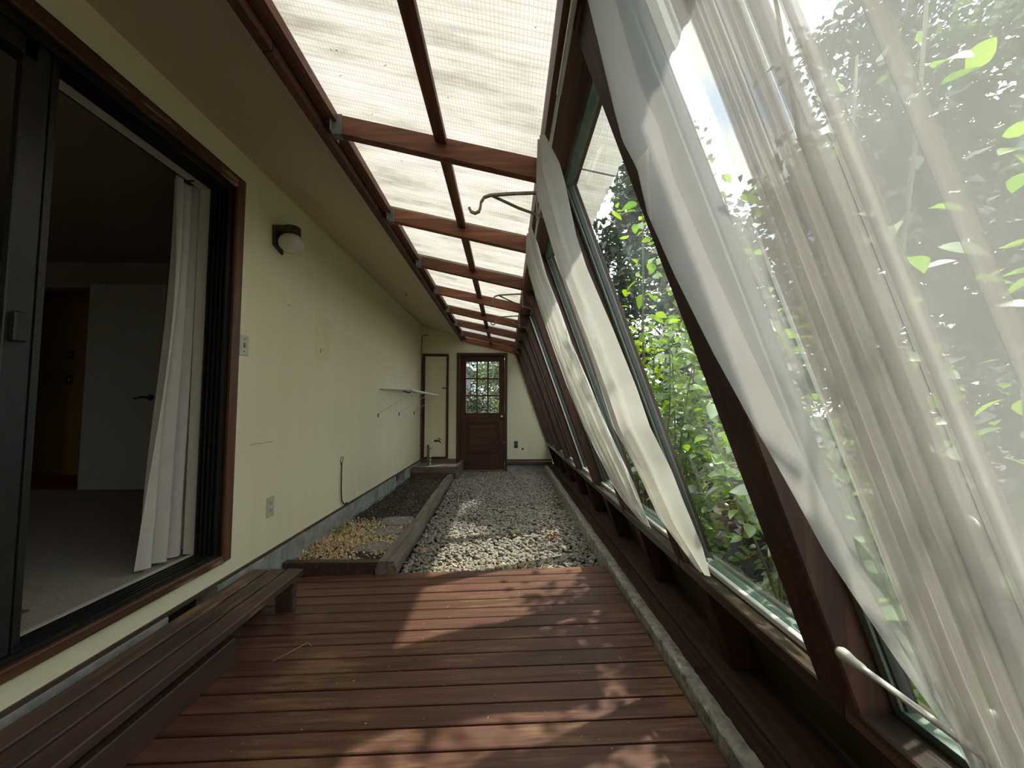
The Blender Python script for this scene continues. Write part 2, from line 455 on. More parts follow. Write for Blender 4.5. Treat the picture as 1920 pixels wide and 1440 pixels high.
# ------------------------------------------------------------------ mesh helpers
class MB:
    def __init__(s):
        s.v = []; s.f = []
    def box(s, x0, x1, y0, y1, z0, z1):
        b = len(s.v)
        s.v += [(x0,y0,z0),(x1,y0,z0),(x1,y1,z0),(x0,y1,z0),(x0,y0,z1),(x1,y0,z1),(x1,y1,z1),(x0,y1,z1)]
        s.f += [[b+i for i in q] for q in ((0,3,2,1),(4,5,6,7),(0,1,5,4),(1,2,6,5),(2,3,7,6),(3,0,4,7))]
        return s
    def prism(s, prof, y0, y1, axis='Y'):
        """prof: list of (a,b) counter-clockwise; extruded along axis"""
        b = len(s.v); k = len(prof)
        def mk(a, c, t):
            return {'Y': (a, t, c), 'X': (t, a, c), 'Z': (a, c, t)}[axis]
        for t in (y0, y1):
            s.v += [mk(a, c, t) for a, c in prof]
        s.f.append([b+i for i in range(k)])
        s.f.append([b+k+i for i in reversed(range(k))])
        for i in range(k):
            j = (i+1) % k
            s.f.append([b+i, b+k+i, b+k+j, b+j])
        return s
    def tube(s, pts, r, seg=8, cap=True):
        pts = [Vector(p) for p in pts]
        rs = r if isinstance(r, (list, tuple)) else [r]*len(pts)
        b = len(s.v)
        up = Vector((0, 0, 1))
        prev = None
        for i, p in enumerate(pts):
            d = (pts[min(i+1, len(pts)-1)] - pts[max(i-1, 0)]).normalized()
            if prev is None:
                a = up if abs(d.z) < 0.9 else Vector((0, 1, 0))
                n1 = d.cross(a).normalized()
            else:
                n1 = (prev - d*prev.dot(d)).normalized()
            prev = n1
            n2 = d.cross(n1)
            for k in range(seg):
                t = 2*math.pi*k/seg
                s.v.append(tuple(p + (n1*math.cos(t) + n2*math.sin(t))*rs[i]))
        for i in range(len(pts)-1):
            for k in range(seg):
                k2 = (k+1) % seg
                s.f.append([b+i*seg+k, b+i*seg+k2, b+(i+1)*seg+k2, b+(i+1)*seg+k])
        if cap:
            s.f.append([b+k for k in reversed(range(seg))])
            s.f.append([b+(len(pts)-1)*seg+k for k in range(seg)])
        return s
    def lathe(s, o, axis, prof, seg=20):
        """prof: (dist along axis, radius)"""
        a = Vector(axis).normalized()
        t = Vector((0, 0, 1)) if abs(a.z) < 0.9 else Vector((1, 0, 0))
        n1 = a.cross(t).normalized(); n2 = a.cross(n1)
        b = len(s.v); o = Vector(o)
        for h, r in prof:
            for k in range(seg):
                q = 2*math.pi*k/seg
                s.v.append(tuple(o + a*h + (n1*math.cos(q)+n2*math.sin(q))*max(r, 1e-4)))
        for i in range(len(prof)-1):
            for k in range(seg):
                k2 = (k+1) % seg
                s.f.append([b+i*seg+k, b+i*seg+k2, b+(i+1)*seg+k2, b+(i+1)*seg+k])
        s.f.append([b+k for k in reversed(range(seg))])
        s.f.append([b+(len(prof)-1)*seg+k for k in range(seg)])
        return s
    def ball(s, c, r, seg=14, rings=9, sc=(1, 1, 1)):
        b = len(s.v)
        for i in range(rings+1):
            th = math.pi*i/rings
            for k in range(seg):
                ph = 2*math.pi*k/seg
                s.v.append((c[0]+r*sc[0]*math.sin(th)*math.cos(ph), c[1]+r*sc[1]*math.sin(th)*math.sin(ph), c[2]+r*sc[2]*math.cos(th)))
        for i in range(rings):
            for k in range(seg):
                k2 = (k+1) % seg
                s.f.append([b+i*seg+k, b+(i+1)*seg+k, b+(i+1)*seg+k2, b+i*seg+k2])
        return s
    def grid(s, fn, nu, nv):
        b = len(s.v)
        for j in range(nv+1):
            for i in range(nu+1):
                s.v.append(tuple(fn(i/nu, j/nv)))
        for j in range(nv):
            for i in range(nu):
                a = b+j*(nu+1)+i
                s.f.append([a, a+1, a+nu+2, a+nu+1])
        return s
    def mesh(s, name, m, smooth=False, bevel=0.0, center=False):
        me = bpy.data.meshes.new(name)
        off = Vector((0, 0, 0))
        vv = s.v
        if center:
            arr = np.array(vv); c0 = (arr.min(0)+arr.max(0))/2
            off = Vector([float(c) for c in c0]); vv = [tuple(x) for x in (arr-c0).tolist()]
        me.from_pydata(vv, [], s.f)
        bm = bmesh.new(); bm.from_mesh(me)
        bmesh.ops.recalc_face_normals(bm, faces=bm.faces)
        if bevel:
            ed = [e for e in bm.edges if len(e.link_faces) == 2 and e.calc_face_angle(0) > 0.6]
            bmesh.ops.bevel(bm, geom=ed, offset=bevel, segments=1, affect='EDGES', profile=0.5)
        bm.to_mesh(me); bm.free()
        if smooth:
            for p in me.polygons: p.use_smooth = True
        me.materials.append(m)
        return me, off
    def obj(s, name, m, parent=None, smooth=False, bevel=0.0, center=True):
        me, off = s.mesh(name, m, smooth, bevel, center)
        o = bpy.data.objects.new(name, me)
        COL.objects.link(o)
        o.location = off
        if parent is not None:
            o.parent = parent
            o.location = off - wloc(parent)
        return o

def wloc(o):
    l = Vector((0, 0, 0))
    while o is not None:
        l = l + o.location
        o = o.parent
    return l

def tag(o, label=None, cat=None, group=None, kind=None):
    if label: o['label'] = label
    if cat: o['category'] = cat
    if group: o['group'] = group
    if kind: o['kind'] = kind
    return o

def empty(name, loc=(0, 0, 0), label=None, cat=None, group=None, kind=None):
    o = bpy.data.objects.new(name, None)
    COL.objects.link(o)
    o.location = loc
    o.empty_display_size = 0.05
    return tag(o, label, cat, group, kind)

def inst(me, name, loc, parent=None, rot=(0, 0, 0), scale=(1, 1, 1)):
    o = bpy.data.objects.new(name, me)
    COL.objects.link(o)
    if parent is not None:
        o.parent = parent
        o.location = Vector(loc) - wloc(parent)
    else:
        o.location = loc
    o.rotation_euler = rot
    o.scale = scale
    return o

def box(name, m, b, parent=None, bevel=0.0):
    return MB().box(*b).obj(name, m, parent, bevel=bevel)

def npmesh(name, verts, faces, m, parent=None, smooth=False, kind=None):
    """faces: int array (n,k)"""
    me = bpy.data.meshes.new(name)
    nv, nf, k = len(verts), len(faces), faces.shape[1]
    me.vertices.add(nv)
    me.vertices.foreach_set('co', np.asarray(verts, dtype=np.float32).ravel())
    me.loops.add(nf*k)
    me.loops.foreach_set('vertex_index', faces.astype(np.int32).ravel())
    me.polygons.add(nf)
    me.polygons.foreach_set('loop_start', np.arange(0, nf*k, k, dtype=np.int32))
    me.polygons.foreach_set('loop_total', np.full(nf, k, dtype=np.int32))
    if smooth:
        me.polygons.foreach_set('use_smooth', np.ones(nf, dtype=bool))
    me.update(calc_edges=True)
    me.validate()
    me.materials.append(m)
    o = bpy.data.objects.new(name, me)
    COL.objects.link(o)
    if parent is not None:
        o.parent = parent
        o.location = -wloc(parent)
    if kind: o['kind'] = kind
    return o

SL = 0.348
def GX(z, off=0.0):
    """x of the leaning glazing face at height z, shifted outward by off"""
    return 0.70 - SL*(z-0.51) + off

FR = [0.85 + 0.785*k for k in range(-3, 8)]         # frame lines along the glazing: studs and rafters
def RZ(x):
    return 2.376 - 0.218*(x + 0.757)                # underside of the roof sheets
YB, YF = -1.62, 7.0

# ------------------------------------------------------------------ left wall and foundation
wl = empty('wall_left', (-1.51, 4, 0), 'cream yellow house wall along the left side of the sunroom', 'wall', kind='structure')
WT = 2.60
m = MB()
m.box(-1.66, -1.51, 2.19, YF, 0.212, WT)
m.obj('siding', M['wall'], wl)
box('siding', M['wall'], (-1.66, -1.51, YB, 2.19, 2.385, WT), wl)
box('siding', M['wall'], (-1.66, -1.51, YB, 2.19, 0.212, 0.325), wl)
box('siding', M['wall'], (-1.66, -1.51, YB, -0.42, 0.325, 2.385), wl)
M['patch'] = plain('older_wall_paint', (0.78, 0.73, 0.51), 0.8, var=0.05, scale=20, bumpy=0)
M['scuff'] = plain('wall_scuff', (0.45, 0.41, 0.28), 0.8, bumpy=0)
box('paint_patch', M['patch'], (-1.5105, -1.5095, 3.10, 3.36, 1.50, 1.86), wl)
box('scuff', M['scuff'], (-1.5105, -1.5085, 3.19, 3.215, 1.56, 1.60), wl)
box('scuff', M['scuff'], (-1.5105, -1.5085, 3.235, 3.245, 1.585, 1.61), wl)
box('scuff', M['scuff'], (-1.5105, -1.5085, 2.70, 2.745, 1.824, 1.832), wl)
box('scuff', M['scuff'], (-1.5105, -1.5090, 2.36, 2.60, 0.898, 0.902), wl)
box('drip_edge', M['bench'], (-1.525, -1.500, YB, YF, 0.196, 0.214), wl)

fd = empty('foundation', (-1.49, 3, 0), 'grey concrete foundation strip below the cream wall', 'foundation', kind='structure')
vents = [(1.82, 2.12), (5.42, 5.86), (0.2, 0.5)]
ys = [YB, 0.2, 0.5, 1.82, 2.12, 5.42, 5.86, YF]
for a, b in ((YB, 0.2), (0.5, 1.82), (2.12, 3.42), (3.43, 4.63), (4.64, 5.42), (5.86, YF)):
    box('footing', M['conc'], (-1.64, -1.492, a, b, -0.12, 0.197), fd)
for a, b in vents:
    box('footing', M['conc'], (-1.64, -1.492, a, b, -0.12, 0.05), fd)
    box('vent_recess', M['dark_plastic'], (-1.64, -1.60, a, b, 0.05, 0.197), fd)

# ------------------------------------------------------------------ end wall
we = empty('wall_end', (-0.3, 7.0, 0), 'cream yellow end wall with the panelled door', 'wall', kind='structure')
def endpiece(x0, x1, z0, z1, nm='siding'):
    return box(nm, M['wall'], (x0, x1, 7.0, 7.14, z0, z1), we)
endpiece(-1.66, -1.46, 0.225, 2.62); endpiece(-1.46, -1.05, 2.04, 2.62); endpiece(-1.05, -0.86, 0.225, 2.62)
endpiece(-0.86, -0.015, 2.07, 2.62); endpiece(-0.015, 1.10, 0.213, 2.62)
endpiece(-1.46, -1.05, 0.10, 0.245)
box('footing', M['conc'], (-0.0, 1.15, 6.99, 7.14, -0.1, 0.130), we)
box('baseboard', M['plate'], (0.01, 0.80, 6.955, 6.998, 0.130, 0.175), we, 0.003)
box('baseboard', M['plate'], (0.01, 0.80, 6.970, 6.998, 0.180, 0.213), we, 0.003)
box('baseboard', M['grey_board'], (-1.49, -0.885, 6.955, 6.998, 0.02, 0.125), we, 0.003)
box('baseboard', M['grey_board'], (-1.49, -0.885, 6.965, 6.998, 0.130, 0.222), we, 0.003)

# ------------------------------------------------------------------ rear wall behind the camera
wr = empty('wall_rear', (0, YB, 0), 'cream wall closing the sunroom behind the viewpoint', 'wall', kind='structure')
box('siding', M['wall'], (-1.66, 1.1, YB-0.12, YB, -0.1, 2.62), wr)

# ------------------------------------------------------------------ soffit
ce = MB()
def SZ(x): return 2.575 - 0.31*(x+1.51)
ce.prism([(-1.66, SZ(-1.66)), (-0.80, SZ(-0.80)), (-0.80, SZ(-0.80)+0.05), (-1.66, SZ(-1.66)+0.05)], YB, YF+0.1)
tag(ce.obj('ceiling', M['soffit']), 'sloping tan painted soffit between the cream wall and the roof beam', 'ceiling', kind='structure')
hr = MB().prism([(-7, 4.7), (-0.83, 2.49), (-0.83, 2.55), (-7, 4.76)], YB-0.6, 9.0)
tag(hr.obj('roof_house', M['house_dark']), 'dark house roof rising above the soffit', 'roof', kind='structure')

# ------------------------------------------------------------------ lean-to roof
rf = empty('roof', (-0.3, 3, 2.3), 'translucent ribbed lean-to roof on stained rafters', 'roof', kind='structure')
L = YF - YB
# ledger beams built of lengths
for (a, b) in ((YB, 1.25), (1.255, 4.3), (4.305, YF)):
    box('ledger_beam', M['stain'], (-0.815, -0.776, a, b, 2.298, 2.46), rf, 0.003)
box('ledger_beam', M['stain'], (-0.774, -0.7415, YB, 2.9, 2.330, 2.374), rf, 0.003)
box('ledger_beam', M['stain'], (-0.774, -0.7415, 2.905, YF, 2.332, 2.374), rf, 0.003)
# rafters: sloped boards
def rafter(y0, y1, dep=0.088):
    x0, x1 = -0.741, 0.131
    p = [(x0, RZ(x0)-dep), (x1, RZ(x1)-dep-0.008), (x1, RZ(x1)-0.002), (x0, RZ(x0)-0.002)]
    return MB().prism(p, y0, y1).obj('rafter', M['stain_x'], rf, bevel=0.003)
for y in FR:
    rafter(y-0.019, y+0.019)
rafter(6.955, 6.998)
# shallow lath above each rafter
# joist hangers
for y in FR:
    hm = MB()
    z0 = RZ(-0.74)-0.094
    hm.box(-0.742, -0.700, y-0.0215, y-0.0195, z0, z0+0.085)
    hm.box(-0.742, -0.700, y+0.0195, y+0.0215, z0, z0+0.085)
    hm.box(-0.742, -0.690, y-0.0215, y+0.0215, z0-0.002, z0)
    hm.box(-0.7405, -0.7385, y-0.045, y-0.0195, z0, z0+0.08)
    hm.box(-0.7405, -0.7385, y+0.0195, y+0.045, z0, z0+0.08)
    hm.obj('joist_hanger', M['galv'], rf)
# purlins between rafters
allr = [YB] + FR + [6.976]
for a, b in zip(allr[:-1], allr[1:]):
    p = [(-0.305, RZ(-0.305)-0.034), (-0.255, RZ(-0.255)-0.034), (-0.255, RZ(-0.255)-0.002), (-0.305, RZ(-0.305)-0.002)]
    MB().prism(p, a+0.02, b-0.02).obj('purlin', M['stain'], rf, bevel=0.002)
box('closure_strip', M['stain'], (-0.741, -0.722, YB, YF, 2.330, 2.3695), rf)
# header beam over the glazing
for (a, b) in ((YB, 2.42), (2.423, YF)):
    MB().prism([(0.131, 2.060), (0.262, 2.060), (0.262, RZ(0.262)+0.002), (0.131, RZ(0.131)+0.002)], a, b).obj('header_beam', M['stain'], rf, bevel=0.003)
# corrugated sheets, one per bay, running down the slope past the header as an eave
XS0, XS1 = -0.80, 0.47
edges = [YB-0.1] + FR + [7.12]
def sheet(y0, y1, lift):
    nu = max(16, int((y1-y0)/0.0095)); nv = 3
    def fn(u, v):
        y = y0+(y1-y0)*u; x = XS0+(XS1-XS0)*v
        return (x, y, RZ(x)+0.012+lift+0.0085*math.cos(2*math.pi*y/0.076))
    b = MB().grid(fn, nu, nv)
    return b.obj('roof_panel', M['panel'], rf, smooth=True)
for i, (a, b) in enumerate(zip(edges[:-1], edges[1:])):
    sheet(a-0.004, b+0.034, 0.0015*(i % 2))
# gnats and bits of leaf lying on the sheets
dm = MB()
for k in range(70):
    x = random.uniform(-0.72, 0.10); y = random.uniform(0.9, 4.2)
    a = random.uniform(0, 3.14); l = random.uniform(0.0015, 0.005)
    z = RZ(x)+0.0005
    dx, dy = math.cos(a)*l, math.sin(a)*l
    dm.tube([(x-dx, y-dy, z), (x, y, z-0.001), (x+dx, y+dy, z)], 0.0009, 5)
tag(dm.obj('debris', M['dark_plastic']), 'tiny dark specks and gnats scattered under the translucent roof sheets', 'debris', kind='stuff')

# ------------------------------------------------------------------ glazed right wall: studs, sills, cripples
wg = empty('wall_right', (0.7, 3, 0), 'leaning right wall of dark stained studs above a sill', 'wall', kind='structure')
def slanted(z0, z1, o0, o1, y0, y1, nm, mat, bev=0.004):
    p = [(GX(z0, o0), z0), (GX(z0, o1), z0), (GX(z1, o1), z1), (GX(z1, o0), z1)]
    return MB().prism(p, y0, y1).obj(nm, mat, wg, bevel=bev)
SW = 0.040
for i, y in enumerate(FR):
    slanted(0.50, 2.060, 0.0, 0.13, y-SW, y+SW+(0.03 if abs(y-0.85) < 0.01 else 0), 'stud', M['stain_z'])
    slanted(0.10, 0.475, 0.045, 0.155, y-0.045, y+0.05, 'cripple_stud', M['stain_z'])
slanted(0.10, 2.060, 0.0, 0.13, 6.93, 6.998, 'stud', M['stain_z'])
for a, b in zip([YB]+FR, FR+[6.97]):
    box('sill', M['sill'], (0.700, 0.850, a+SW*0.0, b-0.002, 0.474, 0.512), wg, 0.004)
    if a > 0.8: box('trim_or_glint_strip', M['white_paint'], (0.748, 0.766, a+SW, b-SW, 0.512, 0.532), wg, 0.003)
slanted(0.10, 0.50, 0.155, 0.175, YB, YF, 'sheathing', M['olive'])
slanted(0.53, 2.04, 0.060, 0.071, 3.925, 3.940, 'trim_or_glint_strip', M['white_paint'], 0.001)  # white strip stands in for light catching the window stile
slanted(2.062, 2.16, 0.105, 0.14, YB, YF, 'head_trim', M['stain'])
# bottom plates
for a, b in ((YB, 1.62), (1.625, 4.1), (4.105, YF)):
    box('bottom_plate', M['plate'], (0.728, 0.812, a, b, 0.01, 0.088), wg, 0.005)
for a, b in ((YB, 2.9), (2.905, YF)):
    box('bottom_plate', M['plate'], (0.816, 0.885, a, b, 0.01, 0.100), wg, 0.005)
for a, b in ((YB, 2.0), (2.005, 5.0), (5.005, YF)):
    box('bottom_plate', M['plate'], (0.889, 1.08, a, b, 0.01, 0.092), wg, 0.005)

# rough concrete curb
def curbfn():
    m = MB()
    ny = 420
    prof = [(0.668, -0.08), (0.669, 0.02), (0.670, 0.098), (0.674, 0.105), (0.700, 0.107), (0.722, 0.105), (0.727, 0.099), (0.727, -0.08)]
    for j in range(ny+1):
        y = YB + (YF-YB)*j/ny
        dx = 0.012*math.sin(y*1.3+0.4) + 0.006*math.sin(y*7.1)
        for k, (x, z) in enumerate(prof):
            r = 0.0022 if 1 <= k <= 6 else 0
            m.v.append((x+random.uniform(-r, r)+(dx*0.4 if k < 6 else 0), y, z+random.uniform(-r, r) + (0.004*math.sin(y*5) if 2 <= k <= 5 else 0)))
    k = len(prof)
    for j in range(ny):
        for i in range(k-1):
            a = j*k+i
            m.f.append([a, a+1, a+k+1, a+k])
    m.f.append([i for i in range(k)]); m.f.append([ny*k+i for i in range(k)])
    return m
tag(curbfn().obj('curb', M['curb']), 'rough grey concrete curb beside the deck and gravel', 'curb', kind='structure')

# windows: frame and pane per bay
def window(n, y0, y1, light=False):
    wn = empty('window_%d' % n, (0.6, (y0+y1)/2, 0.5), 'tall leaning glass window bay number %d from the far door' % n, 'window', kind='structure')
    z0, z1 = 0.512, 2.056
    def fr(za, zb, ya, yb, o0, o1, mt):
        p = [(GX(za, o0), za), (GX(za, o1), za), (GX(zb, o1), zb), (GX(zb, o0), zb)]
        MB().prism(p, ya, yb).obj('window_frame', mt, wn, bevel=0.001)
    t = 0.020
    fr(z0, z1, y0, y0+t, 0.072, 0.105, M['teal_frame'])
    fr(z0, z1, y1-t, y1, 0.072, 0.105, M['teal_frame'])
    fr(z0, z0+0.022, y0+t, y1-t, 0.072, 0.105, M['teal_frame'])
    fr(z1-0.022, z1, y0+t, y1-t, 0.072, 0.105, M['teal_frame'])
    for yy in (y0+t, y1-t-0.006):
        fr(z0+0.022, z1-0.022, yy, yy+0.006, 0.080, 0.100, M['dark_frame'])
    za, zb = z0+0.012, z1-0.012
    p = [(GX(za, 0.088), za), (GX(za, 0.092), za), (GX(zb, 0.092), zb), (GX(zb, 0.088), zb)]
    MB().prism(p, y0+0.01, y1-0.01).obj('pane', M['glass'], wn)
bays = list(zip([YB-SW]+FR, FR+[6.97]))
for n, (a, b) in enumerate(reversed(bays)):
    window(n+1, a+SW+0.001+(0.03 if abs(a-0.85) < 0.01 else 0), b-SW-0.001)

# ------------------------------------------------------------------ ground, gravel
g = MB().box(-40, 60, -40, 60, -0.35, -0.30)
tag(g.obj('ground', M['soil']), 'dark garden soil outside the glazing', 'ground', kind='structure')
fl = empty('floor', (0, 3, 0), 'gravel floor of the sunroom under deck and pebbles', 'floor', kind='structure')
box('subfloor', M['under'], (-1.50, 0.70, YB, YF, -0.20, -0.035), fl)
box('subfloor', M['under'], (0.70, 1.2, YB, YF, -0.20, 0.0), fl)

def ico(sub):
    bm = bmesh.new(); bmesh.ops.create_icosphere(bm, subdivisions=sub, radius=1.0)
    v = np.array([x.co[:] for x in bm.verts]); f = np.array([[q.index for q in p.verts] for p in bm.faces]); bm.free()
    return v, f
I1v, I1f = ico(2)
I0v, I0f = ico(1)
def edge_l(y):   # right side of the planter timber
    return np.interp(y, [2.7, 3.5, 4.3, 6.2, 6.21, 7.0], [-0.715, -0.74, -0.755, -0.82, -0.86, -0.89])
def scatter(n, y0, y1):
    ys_ = rng.uniform(y0, y1, n)
    xl = edge_l(ys_)
    xs_ = xl + (0.672-xl)*rng.uniform(0, 1, n)
    return xs_, ys_
def rotm(n):
    a = rng.uniform(0, 2*np.pi, n); t = rng.normal(0, 0.32, n); u = rng.normal(0, 0.32, n)
    ca, sa, ct, st, cu, su = np.cos(a), np.sin(a), np.cos(t), np.sin(t), np.cos(u), np.sin(u)
    z = np.zeros(n); o = np.ones(n)
    Rz = np.stack([ca, -sa, z, sa, ca, z, z, z, o], -1).reshape(n, 3, 3)
    Rx = np.stack([o, z, z, z, ct, -st, z, st, ct], -1).reshape(n, 3, 3)
    Ry = np.stack([cu, z, su, z, o, z, -su, z, cu], -1).reshape(n, 3, 3)
    return Rx @ Ry @ Rz
def pebbles(n, y0, y1, zlo, zhi, base, tv, tf, smin, smax, name):
    xs_, ys_ = scatter(n, y0, y1)
    s = rng.uniform(smin, smax, n)
    sc = np.stack([s*rng.uniform(1.0, 1.45, n), s*rng.uniform(0.75, 1.0, n), s*rng.uniform(0.42, 0.7, n)], -1)
    R = rotm(n)
    bump_ = 0.012*np.sin(xs_*5+1)*np.sin(ys_*3.1)
    pos = np.stack([xs_, ys_, rng.uniform(zlo, zhi, n)+bump_], -1)
    v = tv[None]*sc[:, None]
    v = v*(1+rng.normal(0, 0.06, (n, len(tv), 1)))
    v = np.einsum('nij,nkj->nki', R, v)+pos[:, None]
    v[..., 2] = np.where(v[..., 2] > -0.036, v[..., 2], -0.036)
    f = tf[None]+(np.arange(n)*len(tv))[:, None, None]
    return npmesh(name, v.reshape(-1, 3), f.reshape(-1, 3), M['pebble'], fl, True, 'stuff')
pebbles(8200, 2.66, 4.4, -0.026, 0.006, 0, I1v, I1f, 0.010, 0.018, 'gravel')
pebbles(13000, 4.4, 6.99, -0.024, 0.006, 0, I0v, I0f, 0.010, 0.018, 'gravel')
# single pebbles at the deck end, parts of the floor
pm = []
for k in range(6):
    vv = I1v*(1+rng.normal(0, 0.05, (len(I1v), 1)))*np.array([1.25, 0.9, 0.55+0.06*k])
    me = bpy.data.meshes.new('pebble'); me.from_pydata(vv.tolist(), [], I1f.tolist()); me.materials.append(M['pebble'])
    for p in me.polygons: p.use_smooth = True
    pm.append(me)
for k in range(300):
    y = 2.70 + 1.15*(k/300)**0.85
    xl = float(edge_l(y)); x = xl+0.02+(0.645-xl)*random.random()
    s = random.uniform(0.012, 0.019) if random.random() < 0.9 else random.uniform(0.019, 0.026)
    o = inst(pm[k % 6], 'pebble', (x, y+random.uniform(-0.02, 0.02), 0.006+random.uniform(-0.004, 0.006)), fl,
             (random.gauss(0, 0.3), random.gauss(0, 0.3), random.uniform(0, 6.28)), (s, s, s))
me2 = pm[2].copy(); me2.materials.clear(); me2.materials.append(M['pebble_orange'])
o = inst(me2, 'pebble', (-0.645, 3.13, 0.02), fl, (0, 0, 0.4), (0.026, 0.026, 0.02)); o['label'] = 'orange pebble near the timber edging'

def blades(n, xyz, lmin, lmax, wd, name, mat, tilt=0.35, curl=0.3, parent=None, label=None, cat=None):
    """thin curved strips as two quads each, with thickness-free ribbons"""
    a = rng.uniform(0, 2*np.pi, n); l = rng.uniform(lmin, lmax, n); ti = np.abs(rng.normal(0, tilt, n))
    d = np.stack([np.cos(a)*np.cos(ti), np.sin(a)*np.cos(ti), np.sin(ti)], -1)
    s = np.stack([-np.sin(a), np.cos(a), rng.normal(0, 0.5, n)], -1); s /= np.linalg.norm(s, axis=1)[:, None]
    up = np.array([0, 0, 1.0])
    w_ = wd*rng.uniform(0.5, 1.3, n)
    p0 = xyz; p1 = xyz+d*(l*0.5)[:, None]+up*(curl*l*0.3)[:, None]; p2 = xyz+d*l[:, None]
    v = np.stack([p0-s*w_[:, None]*0.4, p0+s*w_[:, None]*0.4, p1-s*w_[:, None], p1+s*w_[:, None], p2-s*w_[:, None]*0.3, p2+s*w_[:, None]*0.3], 1)
    f = np.array([[0, 1, 3, 2], [2, 3, 5, 4]])
    ff = f[None]+(np.arange(n)*6)[:, None, None]
    o = npmesh(name, v.reshape(-1, 3), ff.reshape(-1, 4), mat, parent, False, 'stuff')
    return tag(o, label, cat)
# straw on the gravel
n = 900
cx = rng.normal(0.18, 0.26, n); cy = rng.normal(4.1, 0.6, n)
k_ = (cx < 0.62) & (cx > -0.65) & (cy > 2.75)
cx, cy = cx[k_], cy[k_]
blades(len(cx), np.stack([cx, cy, rng.uniform(0.012, 0.028, len(cx))], -1), 0.02, 0.075, 0.0022, 'straw', M['straw'], 0.15,
       label='pale straw scattered over the middle of the gravel', cat='straw')
n = 160
cx = rng.uniform(-0.55, 0.35, n); cy = 2.74+np.abs(rng.normal(0, 0.1, n))
blades(n, np.stack([cx, cy, rng.uniform(0.012, 0.026, n)], -1), 0.012, 0.05, 0.004, 'dry_litter', M['husk'], 0.3,
       label='dry leaf litter along the gravel edge by the deck', cat='litter')

# ------------------------------------------------------------------ deck
dk = empty('deck', (0, 1, 0.03), 'low dark red-brown stained plank deck in the foreground', 'deck')
DT = 0.029
def DZ(x): return 0.020 + DT*(x+0.758)
pl_me, _ = MB().box(-1.072, 1.072, -0.0448, 0.0448, -0.0175, 0.0175).mesh('plank', M['deck'], bevel=0.003, center=False)
y = 2.70 - 0.0457
k = 0
while y > YB+0.06:
    o = inst(pl_me, 'plank', (-0.412, y, DZ(-0.412)-0.0175+random.uniform(-0.0012, 0.0012)), dk, (0, -math.atan(DT), random.uniform(-0.0012, 0.0012)))
    y -= 0.0990; k += 1
for x in (-1.2, -0.4, 0.4):
    box('joist', M['plate'], (x-0.019, x+0.019, YB+0.02, 2.68, DZ(x)-0.060, DZ(x)-0.037), dk)
# grit and twig on the deck
tw = MB().tube([(-1.02, 1.80, DZ(-1.02)+0.004), (-0.93, 1.93, DZ(-0.93)+0.006), (-0.90, 1.905, DZ(-0.9)+0.004)], 0.0013, 5)
tag(tw.obj('twig', M['straw'], smooth=True), 'thin pale bent twig lying on the deck beside the bench', 'twig')
n = 160
cx = rng.uniform(-1.0, 0.6, n); cy = rng.uniform(1.3, 2.6, n)
blades(n, np.stack([cx, cy, 0.022+DT*(cx+0.758)], -1), 0.002, 0.012, 0.0012, 'grit', M['straw'], 0.1, 0.1,
       label='pale crumbs and fibres scattered on the deck planks', cat='litter')

# ------------------------------------------------------------------ step bench
bn = empty('step_bench', (-1.29, 1.2, 0.0), 'long low dark-stained step bench of three boards under the sliding door', 'bench')
xs0 = [-1.440, -1.341, -1.243]
for i, x in enumerate(xs0):
    box('slat', M['bench'], (x, x+0.087, YB+0.2, 2.318+0.002*i, 0.168, 0.205), bn, 0.004)
for yy in (2.235, -1.2):
    box('leg', M['bench'], (-1.262, -1.166, yy, yy+0.042, DZ(-1.2), 0.167), bn, 0.003)
    box('leg', M['bench'], (-1.430, -1.334, yy, yy+0.042, DZ(-1.38), 0.167), bn, 0.003)
box('riser_board', M['bench'], (-1.222, -1.182, YB+0.25, 1.805, DZ(-1.2), 0.118), bn, 0.004)

# ------------------------------------------------------------------ planting bed
pb = empty('planter_bed', (-1.1, 4.4, 0.0), 'long planting bed of dark soil and mulch between wall and timber edging', 'planter')
sb = MB()
def soil(u, v):
    x = -1.491+(0.62)*u; y = 2.76+(6.2-2.76)*v
    return (x, y, 0.035+0.012*math.sin(7*x+3*y)+0.008*math.sin(13*y+5*x)+random.uniform(-0.004, 0.004)+0.01*math.exp(-((y-3.2)/0.4)**2))
sb.grid(soil, 26, 120)
o = sb.obj('soil', M['soil'], pb, smooth=True); o['kind'] = 'stuff'
n = 2600
cx = rng.uniform(-1.485, -0.9, n); cy = rng.uniform(3.5, 6.15, n)
blades(n, np.stack([cx, cy, rng.uniform(0.036, 0.058, n)], -1), 0.008, 0.035, 0.006, 'mulch', M['mulch'], 0.4, 0.3, pb)
n = 4600
cx = rng.uniform(-1.487, -0.88, n); cy = 2.78+rng.beta(1.6, 2.2, n)*1.15
hh = 0.042+0.05*np.exp(-((cx+1.32)/0.16)**2-((cy-3.2)/0.35)**2)
blades(n, np.stack([cx, cy, hh*rng.uniform(0.8, 1.15, n)], -1), 0.012, 0.038, 0.006, 'dry_leaves', M['husk'], 0.5, 1.2, pb)
box('front_board', M['bench'], (-1.489, -0.800, 2.705, 2.760, 0.0, 0.092), pb, 0.004)

